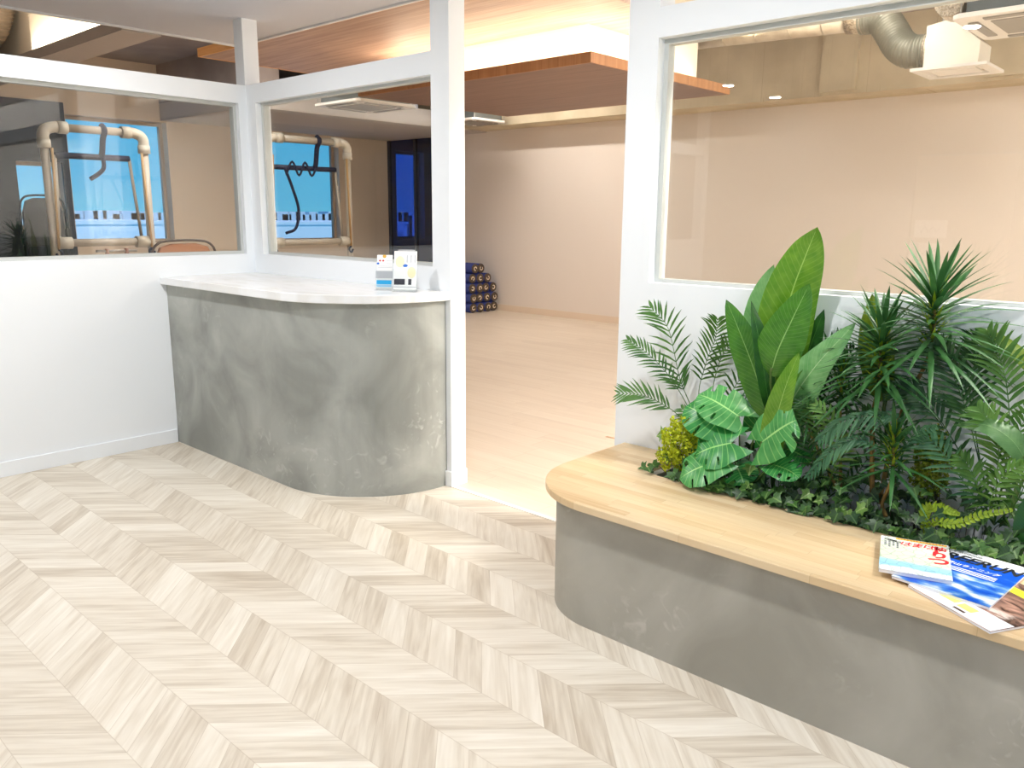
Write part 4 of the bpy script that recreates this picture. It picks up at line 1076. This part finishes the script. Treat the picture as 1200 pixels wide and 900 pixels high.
ivy('small ivy sprig with rounded leaves beside the yellow-green spray at the bench end', 3.30, 3.46, 16, 11, ymin=-.32, dark=.35)
ivy('dark ivy spilling under the low split-leaf plant', 3.44, 3.66, 70, 12)
ivy('ivy with pale young leaves right of the split-leaf plant', 3.64, 3.88, 75, 13, dark=.5)
ivy('ivy trailing onto the oak seat below the straight brown stem', 3.86, 4.08, 75, 14, dark=.5)
ivy('dark ivy left of the lime green sprig', 4.06, 4.28, 75, 15, dark=.75)
ivy('ivy with large leaves just behind the map magazine', 4.26, 4.46, 70, 16, dark=.6)
ivy('ivy with large leaves just behind the blue magazine', 4.44, 4.68, 75, 17, dark=.6)

# ------------------------------------------------------------------ lights
LENS = plain('lamp_lens', (1,1,1,1), .5, 0, (1, .96, .9, 1), 30); TRIMW = plain('lamp_trim', srgb(240,240,240), .4)
def downlight(x, y, z, power, col, label, size=.1, grp='lobby downlights'):
    t = thing('downlight', label, 'ceiling light', (x, y, z), group=grp)
    b = bmesh.new(); n = 28
    ri = [[b.verts.new((x + r_*math.cos(2*PI*k/n), y + r_*math.sin(2*PI*k/n), z - d)) for k in range(n)] for r_, d in ((size*.5, .002), (size*.52, .008), (size*.64, .006), (size*.66, .0))]
    for i in range(3):
        for k in range(n): b.faces.new((ri[i][k], ri[i][(k+1) % n], ri[i+1][(k+1) % n], ri[i+1][k]))
    obj('trim_ring', b, TRIMW, t)
    b = bmesh.new(); disc(b, (x, y, z-.003), size*.5); obj('lens', b, LENS, t)
    l = area('downlight_lamp', (x, y, z-.012), (0, 0, 0), size, size, power, col, 'DISK')
    return t
LW = (.985, .985, 1.0)
K = 1.0
for (x, y, lab) in ((1.05, -1.5, 'round downlight above the floor before the reception counter'), (3.39, -1.4, 'round downlight over the left end of the planter bench'), (5.6, -1.4, 'round downlight over the right end of the planter bench'),
               (3.39, -3.03, 'round downlight in the middle of the lobby, reflected by the white diffuser box pane'), (1.05, -4.23, 'round downlight reflected near the raft corner in the big pane'),
               (1.05, -5.23, 'round downlight by the lobby back wall, reflected right of the raft'), (5.6, -3.6, 'round downlight behind the camera near the added side window')):
    downlight(x, y, ZC, 25 if y > -2 else 12 if y < -4 and x < 2 else 5, LW, lab)
area('fill_lamp_back', (5.25, YB+.03, 1.63), (PI/2, 0, 0), 3.1, 1.55, 5, (.93, .97, 1.0)).rotation_euler = (-PI/2, 0, PI)  # added fill lamp in the unseen back window, imitating daylight
area('fill_lamp_right', (XR-.03, -2.9, 1.63), (0, PI/2, 0), 1.55, 3.2, 5, (.93, .97, 1.0))  # added side fill lamp in the unseen right window
SW = (1.0, .95, .88)
def linear(x, y, z, ln, power, lab, rz=0):  # added lamps in hidden spots, softly brightening the studio walls
    t = thing('added_linear_light', lab, 'ceiling light', (x, y, z), rz, 'added linear fill lights')
    obj('housing', box(bmesh.new(), -ln/2, ln/2, -.06, .06, -.05, 0), TRIMW, t, local=True)
    obj('diffuser', box(bmesh.new(), -ln/2+.02, ln/2-.02, -.05, .05, -.056, -.0505), LENS, t, local=True)
    area('linear_fill_lamp', (x, y, z-.06), (0, 0, rz), ln, .1, power, SW)
linear(5.6, .75, ZS, 2.8, 210, 'added long fill light in the studio right behind the big pane')
linear(6.3, 3.4, ZS, 2.0, 60, 'added long fill light at the far right of the studio', PI/2)
linear(-2.0, 4.7, ZS, 1.6, 26, 'added long fill light between the raft and the rollers')
linear(-2.9, 1.5, ZS, 1.2, 40, 'added long fill light in the bay left of the veneered panel', PI/2)
linear(2.6, 3.0, ZS, 1.6, 14, 'added long fill light beside the shiny duct', PI/2)

# ------------------------------------------------------------------ outdoors
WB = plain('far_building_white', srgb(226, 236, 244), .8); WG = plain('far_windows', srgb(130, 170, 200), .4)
def building(label, x, y0, y1, z1, d=12, win=False):
    t = thing('building', label, 'building', (x, (y0+y1)/2, -20))
    obj('walls', bx(x-d, x, y0, y1, -20, z1), WB, t)
    obj('roof_edge', bx(x-d-.1, x+.1, y0-.1, y1+.1, z1, z1+.25), WB, t)
    if win:
        for k in range(4):
            for j in range(2):
                obj('window', bx(x, x+.05, y1-7.5+1.9*k, y1-6.3+1.9*k, z1-1.3-1.5*j, z1-.8-1.5*j), WG, t)
    return t
building('long pale building seen low through the left window', -60, 8, 28, .45)
building('long pale building seen low through the window behind the counter', -60, 34, 52, .35, win=True)
ct = bmesh.new()
rr = random.Random(3)
for k in range(160):
    y = -60 + k*2.2; h = rr.uniform(.3, 1.8); box(ct, -205, -200, y, y+rr.uniform(2.2, 4.4), -30, .4+h*.8)
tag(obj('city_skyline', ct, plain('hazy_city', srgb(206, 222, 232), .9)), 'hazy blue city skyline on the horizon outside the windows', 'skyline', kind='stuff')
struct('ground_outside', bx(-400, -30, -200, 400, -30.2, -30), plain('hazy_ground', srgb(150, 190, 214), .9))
sl = bpy.data.lights.new('sun', 'SUN'); sl.energy = 3.0; sl.angle = .01; so = bpy.data.objects.new('sun', sl); C.objects.link(so)
so.rotation_euler = Vector((.35, .75, .55)).to_track_quat('Z', 'Y').to_euler()
w = bpy.data.worlds.new('world'); sc.world = w; w.use_nodes = True; nt = w.node_tree; nt.nodes.clear()
out = N(nt, 'ShaderNodeOutputWorld'); bg = N(nt, 'ShaderNodeBackground'); tc = N(nt, 'ShaderNodeTexCoord')
sx = N(nt, 'ShaderNodeSeparateXYZ'); L(nt, tc.outputs['Generated'], sx.inputs[0])
mp = N(nt, 'ShaderNodeMapping'); mp.inputs['Scale'].default_value = (3, 3, 14); L(nt, tc.outputs['Generated'], mp.inputs['Vector'])
n = N(nt, 'ShaderNodeTexNoise'); n.inputs['Scale'].default_value = 1.6; n.inputs['Detail'].default_value = 5; L(nt, mp.outputs['Vector'], n.inputs['Vector'])
f = M2(nt, 'ADD', M2(nt, 'MULTIPLY', sx.outputs[2], 2.6), M2(nt, 'MULTIPLY', M2(nt, 'SUBTRACT', n.outputs['Fac'], .5), .35))
r = N(nt, 'ShaderNodeValToRGB'); e = r.color_ramp.elements
e[0].position = 0; e[0].color = srgb(104, 198, 242); e[1].position = 1; e[1].color = srgb(30, 138, 228); e.new(.35).color = srgb(52, 170, 238)
L(nt, f, r.inputs[0]); L(nt, r.outputs[0], bg.inputs[0]); bg.inputs[1].default_value = .85; L(nt, bg.outputs[0], out.inputs[0])

sc.view_settings.view_transform = 'Standard'; sc.view_settings.look = 'None'; sc.view_settings.gamma = 1; sc.view_settings.use_curve_mapping = False
sc.view_settings.exposure = 0.32
sc.cycles.use_denoising = True
sc.cycles.max_bounces = 10; sc.cycles.diffuse_bounces = 5; sc.cycles.glossy_bounces = 4; sc.cycles.transparent_max_bounces = 16; sc.cycles.transmission_bounces = 6
sc.cycles.sample_clamp_indirect = 8
sc.cycles.caustics_reflective = False; sc.cycles.caustics_refractive = False
